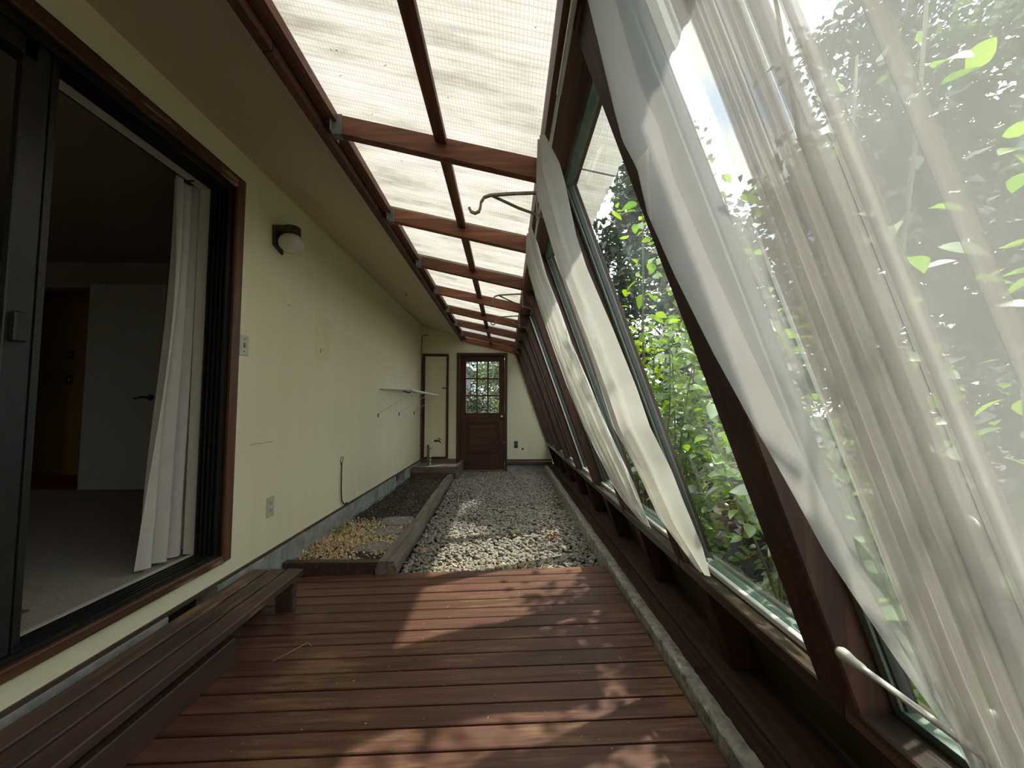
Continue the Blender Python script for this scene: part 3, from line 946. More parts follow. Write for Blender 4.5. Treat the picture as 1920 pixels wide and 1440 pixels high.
def timber(p0, p1, wd, h, name, seed, label):
    r_ = random.Random(seed)
    n_ = 46
    p0, p1 = Vector(p0), Vector(p1)
    d = (p1-p0).normalized(); s = Vector((d.y, -d.x, 0))
    m = MB(); K = 10
    for j in range(n_+1):
        c = p0.lerp(p1, j/n_)
        for k in range(K):
            t = 2*math.pi*(k+0.5)/K
            cx_, cz_ = math.cos(t), math.sin(t)
            q = 1.0/max(abs(cx_), abs(cz_))**0.93
            a = wd/2*cx_*q*(1+0.04*math.sin(j*0.21+seed)+r_.uniform(-0.012, 0.012)); b = h/2*(cz_*q)*(1+0.03*math.sin(j*0.33+seed*2)+r_.uniform(-0.012, 0.012))
            m.v.append(tuple(c+s*a+Vector((0, 0, b+h/2))))
    for j in range(n_):
        for k in range(K):
            k2 = (k+1) % K
            m.f.append([j*K+k, j*K+k2, (j+1)*K+k2, (j+1)*K+k])
    m.f.append(list(range(K))); m.f.append([n_*K+k for k in range(K)])
    o = m.obj(name, M['grey_timber'], smooth=False)
    return tag(o, label, 'timber', 'weathered timbers edging the bed')
timber((-0.795, 2.68, -0.02), (-0.805, 3.66, -0.02), 0.135, 0.125, 'landscape_timber', 1, 'weathered grey edging timber nearest the deck, right of the dry leaves')
timber((-0.808, 3.665, -0.03), (-0.850, 5.05, -0.03), 0.115, 0.125, 'landscape_timber', 2, 'weathered edging timber in the middle of the planting bed')
timber((-0.850, 5.055, -0.035), (-0.875, 6.22, -0.035), 0.105, 0.125, 'landscape_timber', 3, 'weathered edging timber ending at the raised box by the door')

def slab(x, y, a, b, rot, label, seed):
    r_ = random.Random(seed)
    pts = []
    for k in range(18):
        t = 2*math.pi*k/18
        q = 1/max(abs(math.cos(t)), abs(math.sin(t)))**0.7
        pts.append((a*math.cos(t)*q*(1+r_.uniform(-0.05, 0.05)), b*math.sin(t)*q*(1+r_.uniform(-0.05, 0.05))))
    c, s = math.cos(rot), math.sin(rot)
    pts = [(x+c*p-s*q, y+s*p+c*q) for p, q in pts]
    m = MB(); m.prism(pts, 0.03, 0.066, 'Z')
    return tag(m.obj('stepping_slab', M['slab'], bevel=0.006), label, 'slab', 'stone slabs in the planting bed')
slab(-1.02, 3.78, 0.15, 0.14, 0.05, 'large squarish grey slab behind the other two in the bed', 4)
slab(-1.03, 3.46, 0.125, 0.10, 0.3, 'rounded middle slab half covered by dry leaves', 5)
slab(-1.03, 3.09, 0.13, 0.11, -0.2, 'slab nearest the deck surrounded by dry leaves', 6)

# ------------------------------------------------------------------ leaf meshes
def leaf_mesh(name, mat, w=0.32, fold=0.18, droop=0.2):
    """unit-length leaf along +Y, base at origin"""
    prof = [(0.0, 0.02), (0.18, 0.7), (0.42, 1.0), (0.68, 0.78), (0.88, 0.34), (1.0, 0.0)]
    m = MB()
    for t, q in prof:
        z = -droop*t*t
        m.v += [(-w*q, t, z+fold*w*q), (0, t, z), (w*q, t, z+fold*w*q)]
    for i in range(len(prof)-1):
        a = i*3
        m.f += [[a, a+1, a+4, a+3], [a+1, a+2, a+5, a+4]]
    me = bpy.data.meshes.new(name)
    me.from_pydata(m.v, [], m.f)
    for p in me.polygons: p.use_smooth = True
    me.materials.append(mat)
    return me, np.array(m.v), np.array(m.f)
leaf_me, LV, LF = leaf_mesh('leaf', M['leaf'])
leaf_me2, _, _ = leaf_mesh('leaf', M['leaf'], 0.26, 0.3, 0.35)

def frames(d, n):
    """rotation matrices with Y along d and Z near n"""
    d = d/np.linalg.norm(d, axis=1)[:, None]
    x = np.cross(d, n); x /= np.linalg.norm(x, axis=1)[:, None]+1e-9
    z = np.cross(x, d)
    return np.stack([x, d, z], -1)
def leaves(pos, d, n, size, name, mat, parent=None, quad=False):
    if quad:
        tv = np.array([(-0.3, 0.35, 0.05), (0, 0, 0), (0.3, 0.4, 0.05), (0, 1, -0.1)]); tf = np.array([[0, 1, 2, 3]])
    else:
        tv, tf = LV, LF
    R = frames(d, n)
    v = np.einsum('nij,kj->nki', R, tv)*size[:, None, None]+pos[:, None]
    f = tf[None]+(np.arange(len(pos))*len(tv))[:, None, None]
    return npmesh(name, v.reshape(-1, 3), f.reshape(-1, 4), mat, parent, not quad, 'stuff')

# green sprig and weeds
def sprig(name, x, y, z, n, r, s, label, cat, tall=0.06):
    e = empty(name, (x, y, z), label, cat)
    for k in range(n):
        a = 6.28*k/n+random.uniform(-0.3, 0.3); h = random.uniform(0.3, 1)*tall
        rr = random.uniform(0.3, 1)*r
        p = (x+math.cos(a)*rr, y+math.sin(a)*rr, z+h)
        MB().tube([(x, y, z), (x+math.cos(a)*rr*0.5, y+math.sin(a)*rr*0.5, z+h*0.7), p], 0.0012, 5).obj('stem', M['stem'], e)
        inst(leaf_me, 'leaf', p, e, (random.uniform(-0.3, 0.6), random.uniform(-0.4, 0.4), a-1.57), (s, s, s))
    return e
sprig('bed_sprig', -1.36, 3.34, 0.07, 22, 0.07, 0.04, 'small green seedling among dry leaves near the wall', 'plant', 0.07)
sprig('weed', 0.60, 4.55, 0.01, 16, 0.08, 0.03, 'low green weed beside the concrete curb on the gravel', 'weed', 0.05)
wd = empty('grass_stalk', (0.66, 4.3, 0.05), 'thin dry arching stalk leaning over the curb', 'stalk')
MB().tube([(0.70, 4.62, 0.10), (0.62, 4.5, 0.15), (0.50, 4.38, 0.13), (0.42, 4.3, 0.08)], 0.0018, 5).obj('stem', M['straw'], wd)
inst(leaf_me2, 'leaf', (0.62, 4.5, 0.15), wd, (0, 0.3, 2), (0.04,)*3)
inst(leaf_me2, 'leaf', (0.66, 4.56, 0.13), wd, (0.2, 0.3, 0.5), (0.05,)*3)
wt = empty('grass_tuft', (0.17, 2.82, 0.0), 'few upright dry grass blades at the deck end of the gravel', 'grass')
for a, h in ((-0.02, 0.10), (0.01, 0.12), (0.03, 0.08), (0.0, 0.07)):
    MB().tube([(0.17+a*0.3, 2.82, 0.0), (0.17+a, 2.83, h*0.6), (0.175+a*1.8, 2.86, h)], [0.0022, 0.0018, 0.0006], 5).obj('blade', M['straw'], wt)
dl = empty('dead_leaf', (0.39, 3.40, 0.03), 'crumpled russet dead leaf lying on the gravel', 'leaf')
dme, _, _ = leaf_mesh('leaf_lobe', M['deadleaf'], 0.35, 0.9, 0.5)
for k in range(5):
    inst(dme, 'lobe', (0.39, 3.40, 0.03), dl, (0.35, random.uniform(-0.5, 0.5), k*1.25), (0.055,)*3)

# ------------------------------------------------------------------ raised box with spigot
rb = empty('raised_box', (-1.15, 6.5, 0.0), 'raised brown board box of soil beside the far door', 'planter')
box('front_board', M['grey_board'], (-1.470, -1.285, 6.20, 6.235, 0.10, 0.195), rb, 0.003)
box('front_board', M['grey_board'], (-1.280, -0.800, 6.20, 6.235, 0.10, 0.195), rb, 0.003)
box('front_board', M['plate'], (-1.470, -0.800, 6.205, 6.235, 0.0, 0.095), rb, 0.003)
box('side_board', M['grey_board'], (-0.798, -0.755, 6.205, 6.95, 0.0, 0.205), rb, 0.004)
def soil2(u, v):
    x = -1.468+0.665*u; y = 6.237+0.71*v
    return (x, y, 0.16+0.035*math.exp(-((x+0.95)/0.14)**2)*math.exp(-((y-6.35)/0.2)**2)+random.uniform(-0.003, 0.003))
o = MB().grid(soil2, 30, 30).obj('soil', M['slab'], rb, smooth=True); o['kind'] = 'stuff'

sp = empty('garden_spigot', (-1.25, 6.6, 0.16), 'white standpipe spigot strapped to a wooden stake in the raised box', 'tap')
MB().tube([(-1.262, 6.6, 0.15), (-1.258, 6.6, 0.35), (-1.246, 6.6, 0.525), (-1.235, 6.6, 0.56), (-1.205, 6.6, 0.568)], 0.0135, 12).obj('pipe', M['pvc'], sp, smooth=True)
for z in (0.22, 0.28, 0.44):
    MB().lathe((-1.262+(z-0.15)*0.03, 6.6, z), (0, 0, 1), [(0, 0.016), (0.014, 0.016)], 12).obj('strap', M['rubber'], sp)
box('stake', M['grey_board'], (-1.318, -1.282, 6.59, 6.625, 0.14, 0.50), sp, 0.004)
MB().lathe((-1.205, 6.6, 0.568), (1, 0, 0), [(0, 0.014), (0.01, 0.018), (0.06, 0.018), (0.07, 0.012), (0.10, 0.012)], 12).tube([(-1.12, 6.6, 0.568), (-1.10, 6.59, 0.553), (-1.09, 6.585, 0.535)], 0.010, 8).obj('valve_body', M['lamp_metal'], sp, smooth=False)
MB().tube([(-1.125, 6.6, 0.575), (-1.115, 6.6, 0.605)], 0.005, 8).tube([(-1.145, 6.6, 0.612), (-1.115, 6.6, 0.606), (-1.085, 6.6, 0.590)], 0.006, 8).obj('tap_handle', M['lamp_metal'], sp)

# ------------------------------------------------------------------ far glazed door
d2 = empty('door_1', (-0.44, 7.0, 0), 'dark mahogany door with nine panes at the far end', 'door', kind='structure')
yd = 7.0
for b in ((-0.884, -0.838, 6.975, 7.10, 0.0, 2.089), (-0.036, 0.009, 6.975, 7.10, 0.0, 2.089)):
    box('casing', M['doorwood'], b, d2, 0.004)
box('casing', M['doorwood_x'], (-0.838, -0.036, 6.975, 7.10, 2.046, 2.089), d2, 0.004)
box('threshold', M['grey_board'], (-0.838, -0.036, 6.96, 7.12, -0.02, 0.022), d2, 0.003)
Y0, Y1 = 7.02, 7.06
for b in ((-0.834, -0.722, Y0, Y1, 0.024, 2.042), (-0.138, -0.040, Y0, Y1, 0.024, 2.042)):
    box('stile', M['doorwood'], b, d2, 0.003)
for b in ((-0.722, -0.138, Y0, Y1, 1.936, 2.042), (-0.722, -0.138, Y0, Y1, 0.85, 1.026), (-0.722, -0.138, Y0, Y1, 0.024, 0.275)):
    box('rail', M['doorwood_x'], b, d2, 0.003)
box('lower_panel', M['doorwood_x'], (-0.722, -0.138, Y0+0.018, Y1-0.006, 0.275, 0.85), d2)
box('raised_field', M['doorwood_x'], (-0.675, -0.185, Y0+0.006, Y0+0.020, 0.322, 0.803), d2, 0.010)
gw = (0.722-0.138)/3; gh = (1.936-1.026)/3
for i in (1, 2):
    x = -0.722+gw*i
    box('muntin', M['doorwood'], (x-0.012, x+0.012, Y0+0.004, Y1-0.004, 1.026, 1.936), d2, 0.003)
    z = 1.026+gh*i
    box('muntin', M['doorwood_x'], (-0.722, -0.138, Y0+0.003, Y1-0.003, z-0.012, z+0.012), d2, 0.003)
for i in range(3):
    for j in range(3):
        x0 = -0.722+gw*i; z0 = 1.026+gh*j
        pf = box('pane', M['glass_clean'], (x0+0.008, x0+gw-0.008, Y0+0.018, Y0+0.021, z0+0.008, z0+gh-0.008), d2)
        e = 0.010
        bead = MB().box(x0+e, x0+e+0.006, Y0+0.012, Y0+0.018, z0+e, z0+gh-e).box(x0+gw-e-0.006, x0+gw-e, Y0+0.012, Y0+0.018, z0+e, z0+gh-e)
        bead.box(x0+e, x0+gw-e, Y0+0.012, Y0+0.018, z0+e, z0+e+0.006).box(x0+e, x0+gw-e, Y0+0.012, Y0+0.018, z0+gh-e-0.006, z0+gh-e)
        bead.obj('glazing_bead', M['plastic'], pf)
MB().lathe((-0.088, Y0, 0.955), (0, -1, 0), [(0, 0.032), (0.006, 0.032), (0.010, 0.014), (0.03, 0.012), (0.04, 0.024), (0.055, 0.029), (0.068, 0.022), (0.072, 0.008)], 20).obj('knob', M['brass'], d2, smooth=True)

# narrow hatch door
d3 = empty('door_2', (-1.26, 7.0, 0.2), 'narrow cream hatch door with dark brown frame in the corner', 'door', kind='structure')
for b in ((-1.492, -1.447, 6.972, 7.01, 0.226, 2.070), (-1.066, -1.027, 6.972, 7.01, 0.226, 2.070)):
    box('casing', M['doorwood'], b, d3, 0.003)
for b in ((-1.447, -1.066, 6.972, 7.01, 2.026, 2.070), (-1.447, -1.066, 6.972, 7.01, 0.226, 0.256)):
    box('casing', M['doorwood_x'], b, d3, 0.003)
box('hatch_panel', M['wall'], (-1.445, -1.068, 6.995, 7.02, 0.257, 2.024), d3, 0.002)
MB().lathe((-1.105, 6.994, 1.463), (0, -1, 0), [(0, 0.012), (0.01, 0.012), (0.02, 0.006)], 10).box(-1.145, -1.066, 6.965, 6.978, 1.455, 1.470).obj('latch', M['lamp_metal'], d3)

# small things on the end wall
vp = empty('outlet_end_wall', (0.165, 7.0, 0.47), 'small grey slotted cover plate low on the end wall right of the door', 'outlet')
box('cover_plate', M['galv'], (0.132, 0.198, 6.992, 6.9995, 0.408, 0.529), vp, 0.002)
for k in range(7):
    box('slot', M['dark_plastic'], (0.140, 0.190, 6.9905, 6.9925, 0.416+0.016*k, 0.424+0.016*k), vp)
MB().lathe((0.282, 7.0, 0.389), (0, -1, 0), [(0.0, 0.017), (0.002, 0.017), (0.003, 0.012)], 16).obj('pipe_hole', M['dark_plastic'])
tag(bpy.data.objects['pipe_hole'], 'round black hole low on the end wall', 'hole')
cd = empty('corner_conduit', (-1.49, 6.92, 1.2), 'thin dark conduit running up the far left corner beside the hatch', 'conduit')
MB().tube([(-1.498, 6.93, 0.20), (-1.490, 6.93, 0.32), (-1.497, 6.93, 0.6), (-1.497, 6.93, 2.33), (-1.490, 6.93, 2.375), (-1.46, 6.93, 2.395), (-1.38, 6.93, 2.40)], 0.0065, 8).obj('pipe', M['copper'], cd, smooth=True)
for z in (0.45, 0.98, 1.72):
    MB().box(-1.510, -1.484, 6.918, 6.942, z, z+0.012).obj('clamp', M['dark_plastic'], cd)

# ------------------------------------------------------------------ patio sliding door
d1 = empty('door_3', (-1.55, 1.2, 0.3), 'black sliding patio door with wooden casing in the cream wall', 'door', kind='structure')
YC0, YC1 = -0.40, 2.21
def miter(nm, y0, z0, y1, z1, t, mat):
    pass
box('casing', M['trimwood'], (-1.512, -1.490, 2.148, YC1, 0.302, 2.408), d1, 0.005)
box('casing', M['trimwood_y'], (-1.512, -1.490, YC0, 2.147, 2.342, 2.408), d1, 0.005)
box('casing', M['trimwood_y'], (-1.512, -1.486, YC0, 2.147, 0.302, 0.342), d1, 0.005)
for i, x in enumerate((-1.524, -1.548, -1.572, -1.596, -1.620)):
    box('jamb_track', M['black_metal'], (x-0.004, x+0.004, 2.120, 2.150, 0.345, 2.342), d1)
    box('head_track', M['black_metal'], (x-0.004, x+0.004, YC0, 2.13, 2.312, 2.345), d1)
    box('floor_track', M['black_metal'], (x-0.004, x+0.004, YC0, 2.13, 0.338, 0.356), d1)
box('jamb', M['black_metal'], (-1.640, -1.512, 2.143, 2.185, 0.33, 2.38), d1)
box('head', M['black_metal'], (-1.640, -1.512, YC0, 2.143, 2.342, 2.38), d1)
box('sill_plate', M['black_metal'], (-1.640, -1.512, YC0, 2.143, 0.326, 0.341), d1)
box('inner_sill', M['plastic'], (-1.668, -1.641, YC0, 2.19, 0.326, 0.350), d1, 0.002)
box('inner_jamb', M['plastic'], (-1.70, -1.641, 2.143, 2.19, 0.350, 2.36), d1, 0.002)
box('inner_head', M['plastic'], (-1.70, -1.641, YC0, 2.143, 2.325, 2.36), d1, 0.002)
lf = box('sliding_leaf', M['grey_metal'], (-1.600, -1.572, 1.285, 1.345, 0.356, 2.312), d1, 0.003)
box('leaf_stile', M['grey_metal'], (-1.564, -1.540, 1.215, 1.290, 0.356, 2.312), d1, 0.003)
box('leaf_stile', M['black_metal'], (-1.569, -1.536, 1.291, 1.297, 0.356, 2.312), d1)
for xx in (-1.586, -1.552):
    box('leaf_rail', M['grey_metal'], (xx-0.012, xx+0.012, YC0, 1.25, 0.356, 0.42), d1)
    box('leaf_rail', M['grey_metal'], (xx-0.012, xx+0.012, YC0, 1.25, 2.25, 2.312), d1)
box('pane', M['glass_clean'], (-1.590, -1.586, YC0, 1.286, 0.40, 2.27), d1)
hd = box('handle', M['black_metal'], (-1.540, -1.518, 1.226, 1.262, 1.325, 1.42), lf, 0.004)
box('latch_box', M['black_metal'], (-1.572, -1.548, 1.262, 1.300, 1.30, 1.41), lf, 0.004)

# ------------------------------------------------------------------ bedroom seen through the door
def roomwall(nm, b, mat, label):
    return tag(box(nm, mat, b), label, 'wall', kind='structure')
ZF = 0.335
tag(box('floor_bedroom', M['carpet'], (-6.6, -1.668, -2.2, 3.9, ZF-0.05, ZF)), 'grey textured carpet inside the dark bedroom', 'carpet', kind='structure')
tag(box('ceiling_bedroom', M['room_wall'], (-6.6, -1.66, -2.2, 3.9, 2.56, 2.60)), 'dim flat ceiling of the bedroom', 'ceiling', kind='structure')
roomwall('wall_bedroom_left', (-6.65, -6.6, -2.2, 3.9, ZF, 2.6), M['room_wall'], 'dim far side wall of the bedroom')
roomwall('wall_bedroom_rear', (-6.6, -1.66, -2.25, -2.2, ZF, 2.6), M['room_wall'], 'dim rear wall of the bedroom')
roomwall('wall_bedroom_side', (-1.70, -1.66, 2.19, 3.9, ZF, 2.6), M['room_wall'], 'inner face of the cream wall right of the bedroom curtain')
wb = empty('wall_bedroom_end', (-4, 3.9, 0.3), 'dim end wall of the bedroom with an open doorway', 'wall', kind='structure')
box('plaster', M['room_wall'], (-6.6, -4.80, 3.9, 4.0, ZF, 2.56), wb)
box('plaster', M['room_wall'], (-4.80, -4.02, 3.9, 4.0, 2.30, 2.56), wb)
box('plaster', M['room_wall'], (-4.02, -1.66, 3.9, 4.0, ZF, 2.56), wb)
for b in ((-4.86, -4.80, 3.875, 4.01, ZF, 2.36), (-4.02, -3.96, 3.885, 4.01, ZF, 2.36), (-4.80, -4.02, 3.875, 4.01, 2.30, 2.36)):
    box('door_casing', M['room_wall'], b, wb, 0.003)
box('baseboard', M['white_door'], (-3.96, -1.72, 3.885, 3.90, ZF, ZF+0.08), wb)
roomwall('wall_hall', (-7.0, -3.4, 4.75, 4.8, ZF-0.02, 2.6), M['hall_wall'], 'lamplight-yellow hallway wall seen through the bedroom doorway')
tag(box('floor_hall', M['hall_floor'], (-7.05, -3.35, 3.9, 4.80, ZF-0.07, ZF-0.001)), 'red-brown hallway floor beyond the bedroom doorway', 'floor', kind='structure')
tag(box('ceiling_hall', M['room_wall'], (-7.05, -3.35, 3.9, 4.80, 2.56, 2.62)), 'hallway ceiling', 'ceiling', kind='structure')
roomwall('wall_hall_side', (-3.4, -3.36, 4.0, 4.8, ZF-0.02, 2.6), M['hall_wall'], 'short lamplight-yellow hallway end wall')
roomwall('wall_hall_far', (-7.04, -7.0, 4.0, 4.8, ZF-0.02, 2.6), M['hall_wall'], 'far lamplight-yellow hallway end wall')
roomwall('wall_hall_near', (-7.05, -6.6, 3.9, 4.0, ZF-0.02, 2.6), M['hall_wall'], 'near lamplight-yellow hallway wall beside the bedroom')
d4 = empty('door_4', (-3.7, 3.84, ZF), 'pale flush bedroom door folded open against its wall', 'door', kind='structure')
box('door_leaf', M['white_door'], (-4.04, -3.315, 3.82, 3.858, ZF+0.012, 2.315), d4, 0.002)
MB().lathe((-3.40, 3.82, 1.215), (0, -1, 0), [(0, 0.030), (0.008, 0.030), (0.012, 0.012), (0.045, 0.012)], 16).tube([(-3.40, 3.778, 1.215), (-3.44, 3.775, 1.218), (-3.48, 3.775, 1.212), (-3.52, 3.775, 1.205)], [0.011, 0.010, 0.008, 0.006], 10).obj('lever_handle', M['lamp_metal'], d4, smooth=False)
hl_d = bpy.data.lights.new('hall_lamp', 'POINT'); hl_d.energy = 0.12; hl_d.color = (1.0, 0.68, 0.25); hl_d.shadow_soft_size = 0.08
hl = bpy.data.objects.new('hall_lamp', hl_d); COL.objects.link(hl); hl.location = (-4.2, 4.35, 2.4)
for z, mt, lb in ((1.75, 'switch_red', 'upper dark red switch plate on the lamplight-yellow hallway wall'), (1.45, 'dark_plastic', 'lower black switch plate on the lamplight-yellow hallway wall')):
    s = empty('hall_switch', (-5.19, 4.75, z), lb, 'switch', 'switch plates in the hallway')
    box('cover_plate', M[mt], (-5.225, -5.155, 4.742, 4.749, z-0.055, z+0.055), s, 0.002)
    box('toggle', M['plastic'], (-5.193, -5.187, 4.730, 4.742, z-0.012, z+0.008), s)
rg = empty('floor_register', (-2.0, 1.45, ZF), 'brown metal floor register in the carpet just inside the door', 'vent')
box('frame', M['register'], (-2.02, -1.84, 1.30, 1.60, ZF, ZF+0.006), rg, 0.002)
for k in range(9):
    box('louver', M['dark_plastic'], (-2.0, -1.86, 1.318+0.031*k, 1.334+0.031*k, ZF+0.006, ZF+0.008), rg)

# bedroom curtain on its rod
rd = empty('bedroom_curtain_rod', (-1.71, 1.5, 2.36), 'black curtain rod with round finial above the sliding door inside', 'rod')
MB().tube([(-1.712, -0.4, 2.338), (-1.712, 2.07, 2.338)], 0.008, 10).obj('pole', M['black_metal'], rd, smooth=True)
MB().ball((-1.712, 2.085, 2.338), 0.021).obj('finial', M['black_metal'], rd, smooth=True)
MB().box(-1.70, -1.665, 2.05, 2.06, 2.32, 2.34).box(-1.745, -1.70, 2.05, 2.06, 2.315, 2.322).obj('bracket', M['black_metal'], rd)
def bcurt():
    def fn(u, v):
        z = 2.345-(2.345-0.352)*v
        yl = 2.035-0.095*v**1.3+0.02*math.sin(v*5)
        yr = 2.215+0.03*v
        y = yl+(yr-yl)*u+0.012*math.sin(u*18.8)*(0.4+v)
        x = -1.745+(0.030+0.010*v)*math.sin(u*21+0.8*math.sin(v*3))+0.006*math.sin(u*47+v*4)
        if v > 0.9: x += 0.003*math.sin(u*60)
        return (x, y, z + 0.006*math.sin(u*9)*v)
    return MB().grid(fn, 90, 70)
o = bcurt().obj('bedroom_curtain', M['linen'], smooth=True)
tag(o, 'off-white linen curtain hanging inside the open sliding door', 'curtain')
def hemfn(u, v):
    z = 0.365+0.05*(1-v)
    yl = 1.94; yr = 2.245
    y = yl+(yr-yl)*u+0.012*math.sin(u*18.8)*1.4
    x = -1.745+0.040*math.sin(u*21+0.8*math.sin(2.85))+0.0035
    return (x+0.001, y, z)

# ------------------------------------------------------------------ wall lamp
lm = empty('wall_lamp', (-1.51, 2.55, 2.2), 'olive-bronze wall lamp with frosted globe on the cream wall', 'lamp')
MB().prism([(2.490, 2.295), (2.605, 2.290), (2.605, 2.135), (2.50, 2.165)][::-1], -1.509, -1.492, 'X').obj('back_plate', M['lamp_metal'], lm, bevel=0.004)
MB().prism([(2.500, 2.262), (2.600, 2.262), (2.600, 2.298), (2.500, 2.298)], -1.492, -1.41, 'X').obj('arm', M['lamp_metal'], lm, bevel=0.003)
MB().lathe((-1.412, 2.552, 2.300), (0, 0, -1), [(0, 0.010), (0, 0.052), (0.052, 0.054), (0.052, 0.048)], 28).obj('fitter', M['lamp_metal'], lm, smooth=False)
MB().lathe((-1.412, 2.552, 2.250), (0, 0, -1), [(0.0, 0.040), (0.012, 0.058), (0.03, 0.072), (0.055, 0.080), (0.08, 0.074), (0.10, 0.058), (0.115, 0.034), (0.121, 0.005)], 28).obj('globe', M['globe'], lm, smooth=True)

# switch and outlet
sw = empty('light_switch', (-1.51, 2.58, 0+1.48), 'ivory toggle light switch plate right of the sliding door', 'switch')
sw.location = (-1.51, 2.265, 1.476)
box('cover_plate', M['plastic'], (-1.5095, -1.503, 2.228, 2.304, 1.418, 1.534), sw, 0.002)
box('slot', M['dark_plastic'], (-1.5035, -1.5025, 2.260, 2.272, 1.462, 1.488), sw)
box('toggle', M['plastic'], (-1.503, -1.490, 2.262, 2.270, 1.470, 1.482), sw, 0.001)
for z in (1.440, 1.512):
    MB().lathe((-1.503, 2.266, z), (1, 0, 0), [(0, 0.004), (0.002, 0.003)], 10).obj('screw', M['lamp_metal'], sw)
ol = empty('wall_outlet', (-1.51, 2.58, 0.49), 'ivory duplex power outlet low on the cream wall above the bench', 'outlet')
box('cover_plate', M['plastic'], (-1.5095, -1.503, 2.540, 2.616, 0.430, 0.552), ol, 0.002)
for z in (0.470, 0.514):
    r_ = box('receptacle', M['plastic'], (-1.503, -1.5005, 2.560, 2.596, z-0.016, z+0.016), ol, 0.001)
    for yy in (2.568, 2.584):
        box('slot', M['dark_plastic'], (-1.5006, -1.4998, yy, yy+0.003, z-0.006, z+0.008), r_)
    MB().lathe((-1.5006, 2.5775, z-0.011), (1, 0, 0), [(0, 0.003), (0.0008, 0.003)], 8).obj('ground_hole', M['dark_plastic'], r_)

# black cord with hook on the wall
hc = empty('hooked_cord', (-1.505, 3.7, 0.45), 'black cord with wire hook hanging low on the cream wall', 'cord')
MB().tube([(-1.500, 3.63, 0.60), (-1.500, 3.62, 0.645), (-1.498, 3.645, 0.672), (-1.496, 3.672, 0.665), (-1.498, 3.672, 0.64), (-1.50, 3.655, 0.615)], 0.003, 6).obj('wire_hook', M['galv'], hc)
MB().tube([(-1.500, 3.650, 0.62), (-1.500, 3.648, 0.5), (-1.500, 3.652, 0.36), (-1.500, 3.672, 0.27), (-1.498, 3.72, 0.232), (-1.498, 3.77, 0.224)], 0.0055, 8).obj('cord', M['rubber'], hc, smooth=True)
MB().ball((-1.498, 3.775, 0.226), 0.010).obj('cord_end', M['rubber'], hc)

# screw eye hook on the soffit
MB().tube([(-0.0+0, 0, 0.02), (0, 0, 0)], 0.002, 6)
ex, ey = -1.20, 4.62
ez = SZ(ex)
eh = MB().tube([(ex, ey, ez), (ex, ey, ez-0.015), (ex+0.014, ey, ez-0.022), (ex+0.018, ey, ez-0.035), (ex+0.004, ey, ez-0.044), (ex-0.010, ey, ez-0.036)], 0.003, 6)
tag(eh.obj('cup_hook', M['dark_plastic']), 'small black cup hook screwed into the soffit', 'hook')

# ------------------------------------------------------------------ folding drying rack
dr = empty('drying_rack', (-1.3, 5.5, 1.33), 'white wire drying shelf on three struts on the cream wall', 'rack')
ZR = 1.325
ya, yb_ = 4.70, 6.42
fm = MB()
fm.tube([(-1.497, ya, ZR+0.02), (-1.22, ya+0.35, ZR+0.022)], 0.006, 6)
fm.tube([(-1.497, ya, ZR+0.02), (-1.495, yb_, ZR+0.035)], 0.006, 6)
fm.tube([(-1.22, ya+0.35, ZR+0.022), (-1.13, yb_+0.1, ZR+0.0)], 0.008, 6)
fm.tube([(-1.495, yb_, ZR+0.035), (-1.13, yb_+0.1, ZR+0.0)], 0.006, 6)
fm.obj('frame', M['white_paint'], dr)
for k in range(1, 11):
    t = k/11
    p0 = (-1.496+(0.276)*t, ya+0.35*t, ZR+0.018)
    p1 = (-1.495+(0.365)*t, yb_+0.1*t, ZR+0.028-0.03*t)
    MB().tube([p0, p1], 0.003, 5).obj('wire', M['white_paint'], dr)
MB().tube([(-1.215, ya+0.36, ZR+0.014), (-1.125, yb_+0.1, ZR-0.010)], 0.011, 8).obj('front_rail', M['white_paint'], dr)
for (yw, yf, xf) in ((4.66, 5.10, -1.205), (5.55, 5.95, -1.160), (6.45, 6.50, -1.130)):
    MB().tube([(-1.500, yw, 1.045), (xf, yf, ZR)], 0.004, 6).obj('strut', M['white_paint'], dr)
    MB().box(-1.509, -1.497, yw-0.006, yw+0.006, 1.005, 1.05).obj('wall_clip', M['galv'], dr)
MB().tube([(-1.36, 5.2, ZR+0.015), (-1.33, 5.35, ZR-0.004), (-1.28, 5.5, ZR+0.012), (-1.27, 5.6, ZR+0.02)], 0.009, 6).obj('tie', M['rubber'], dr)

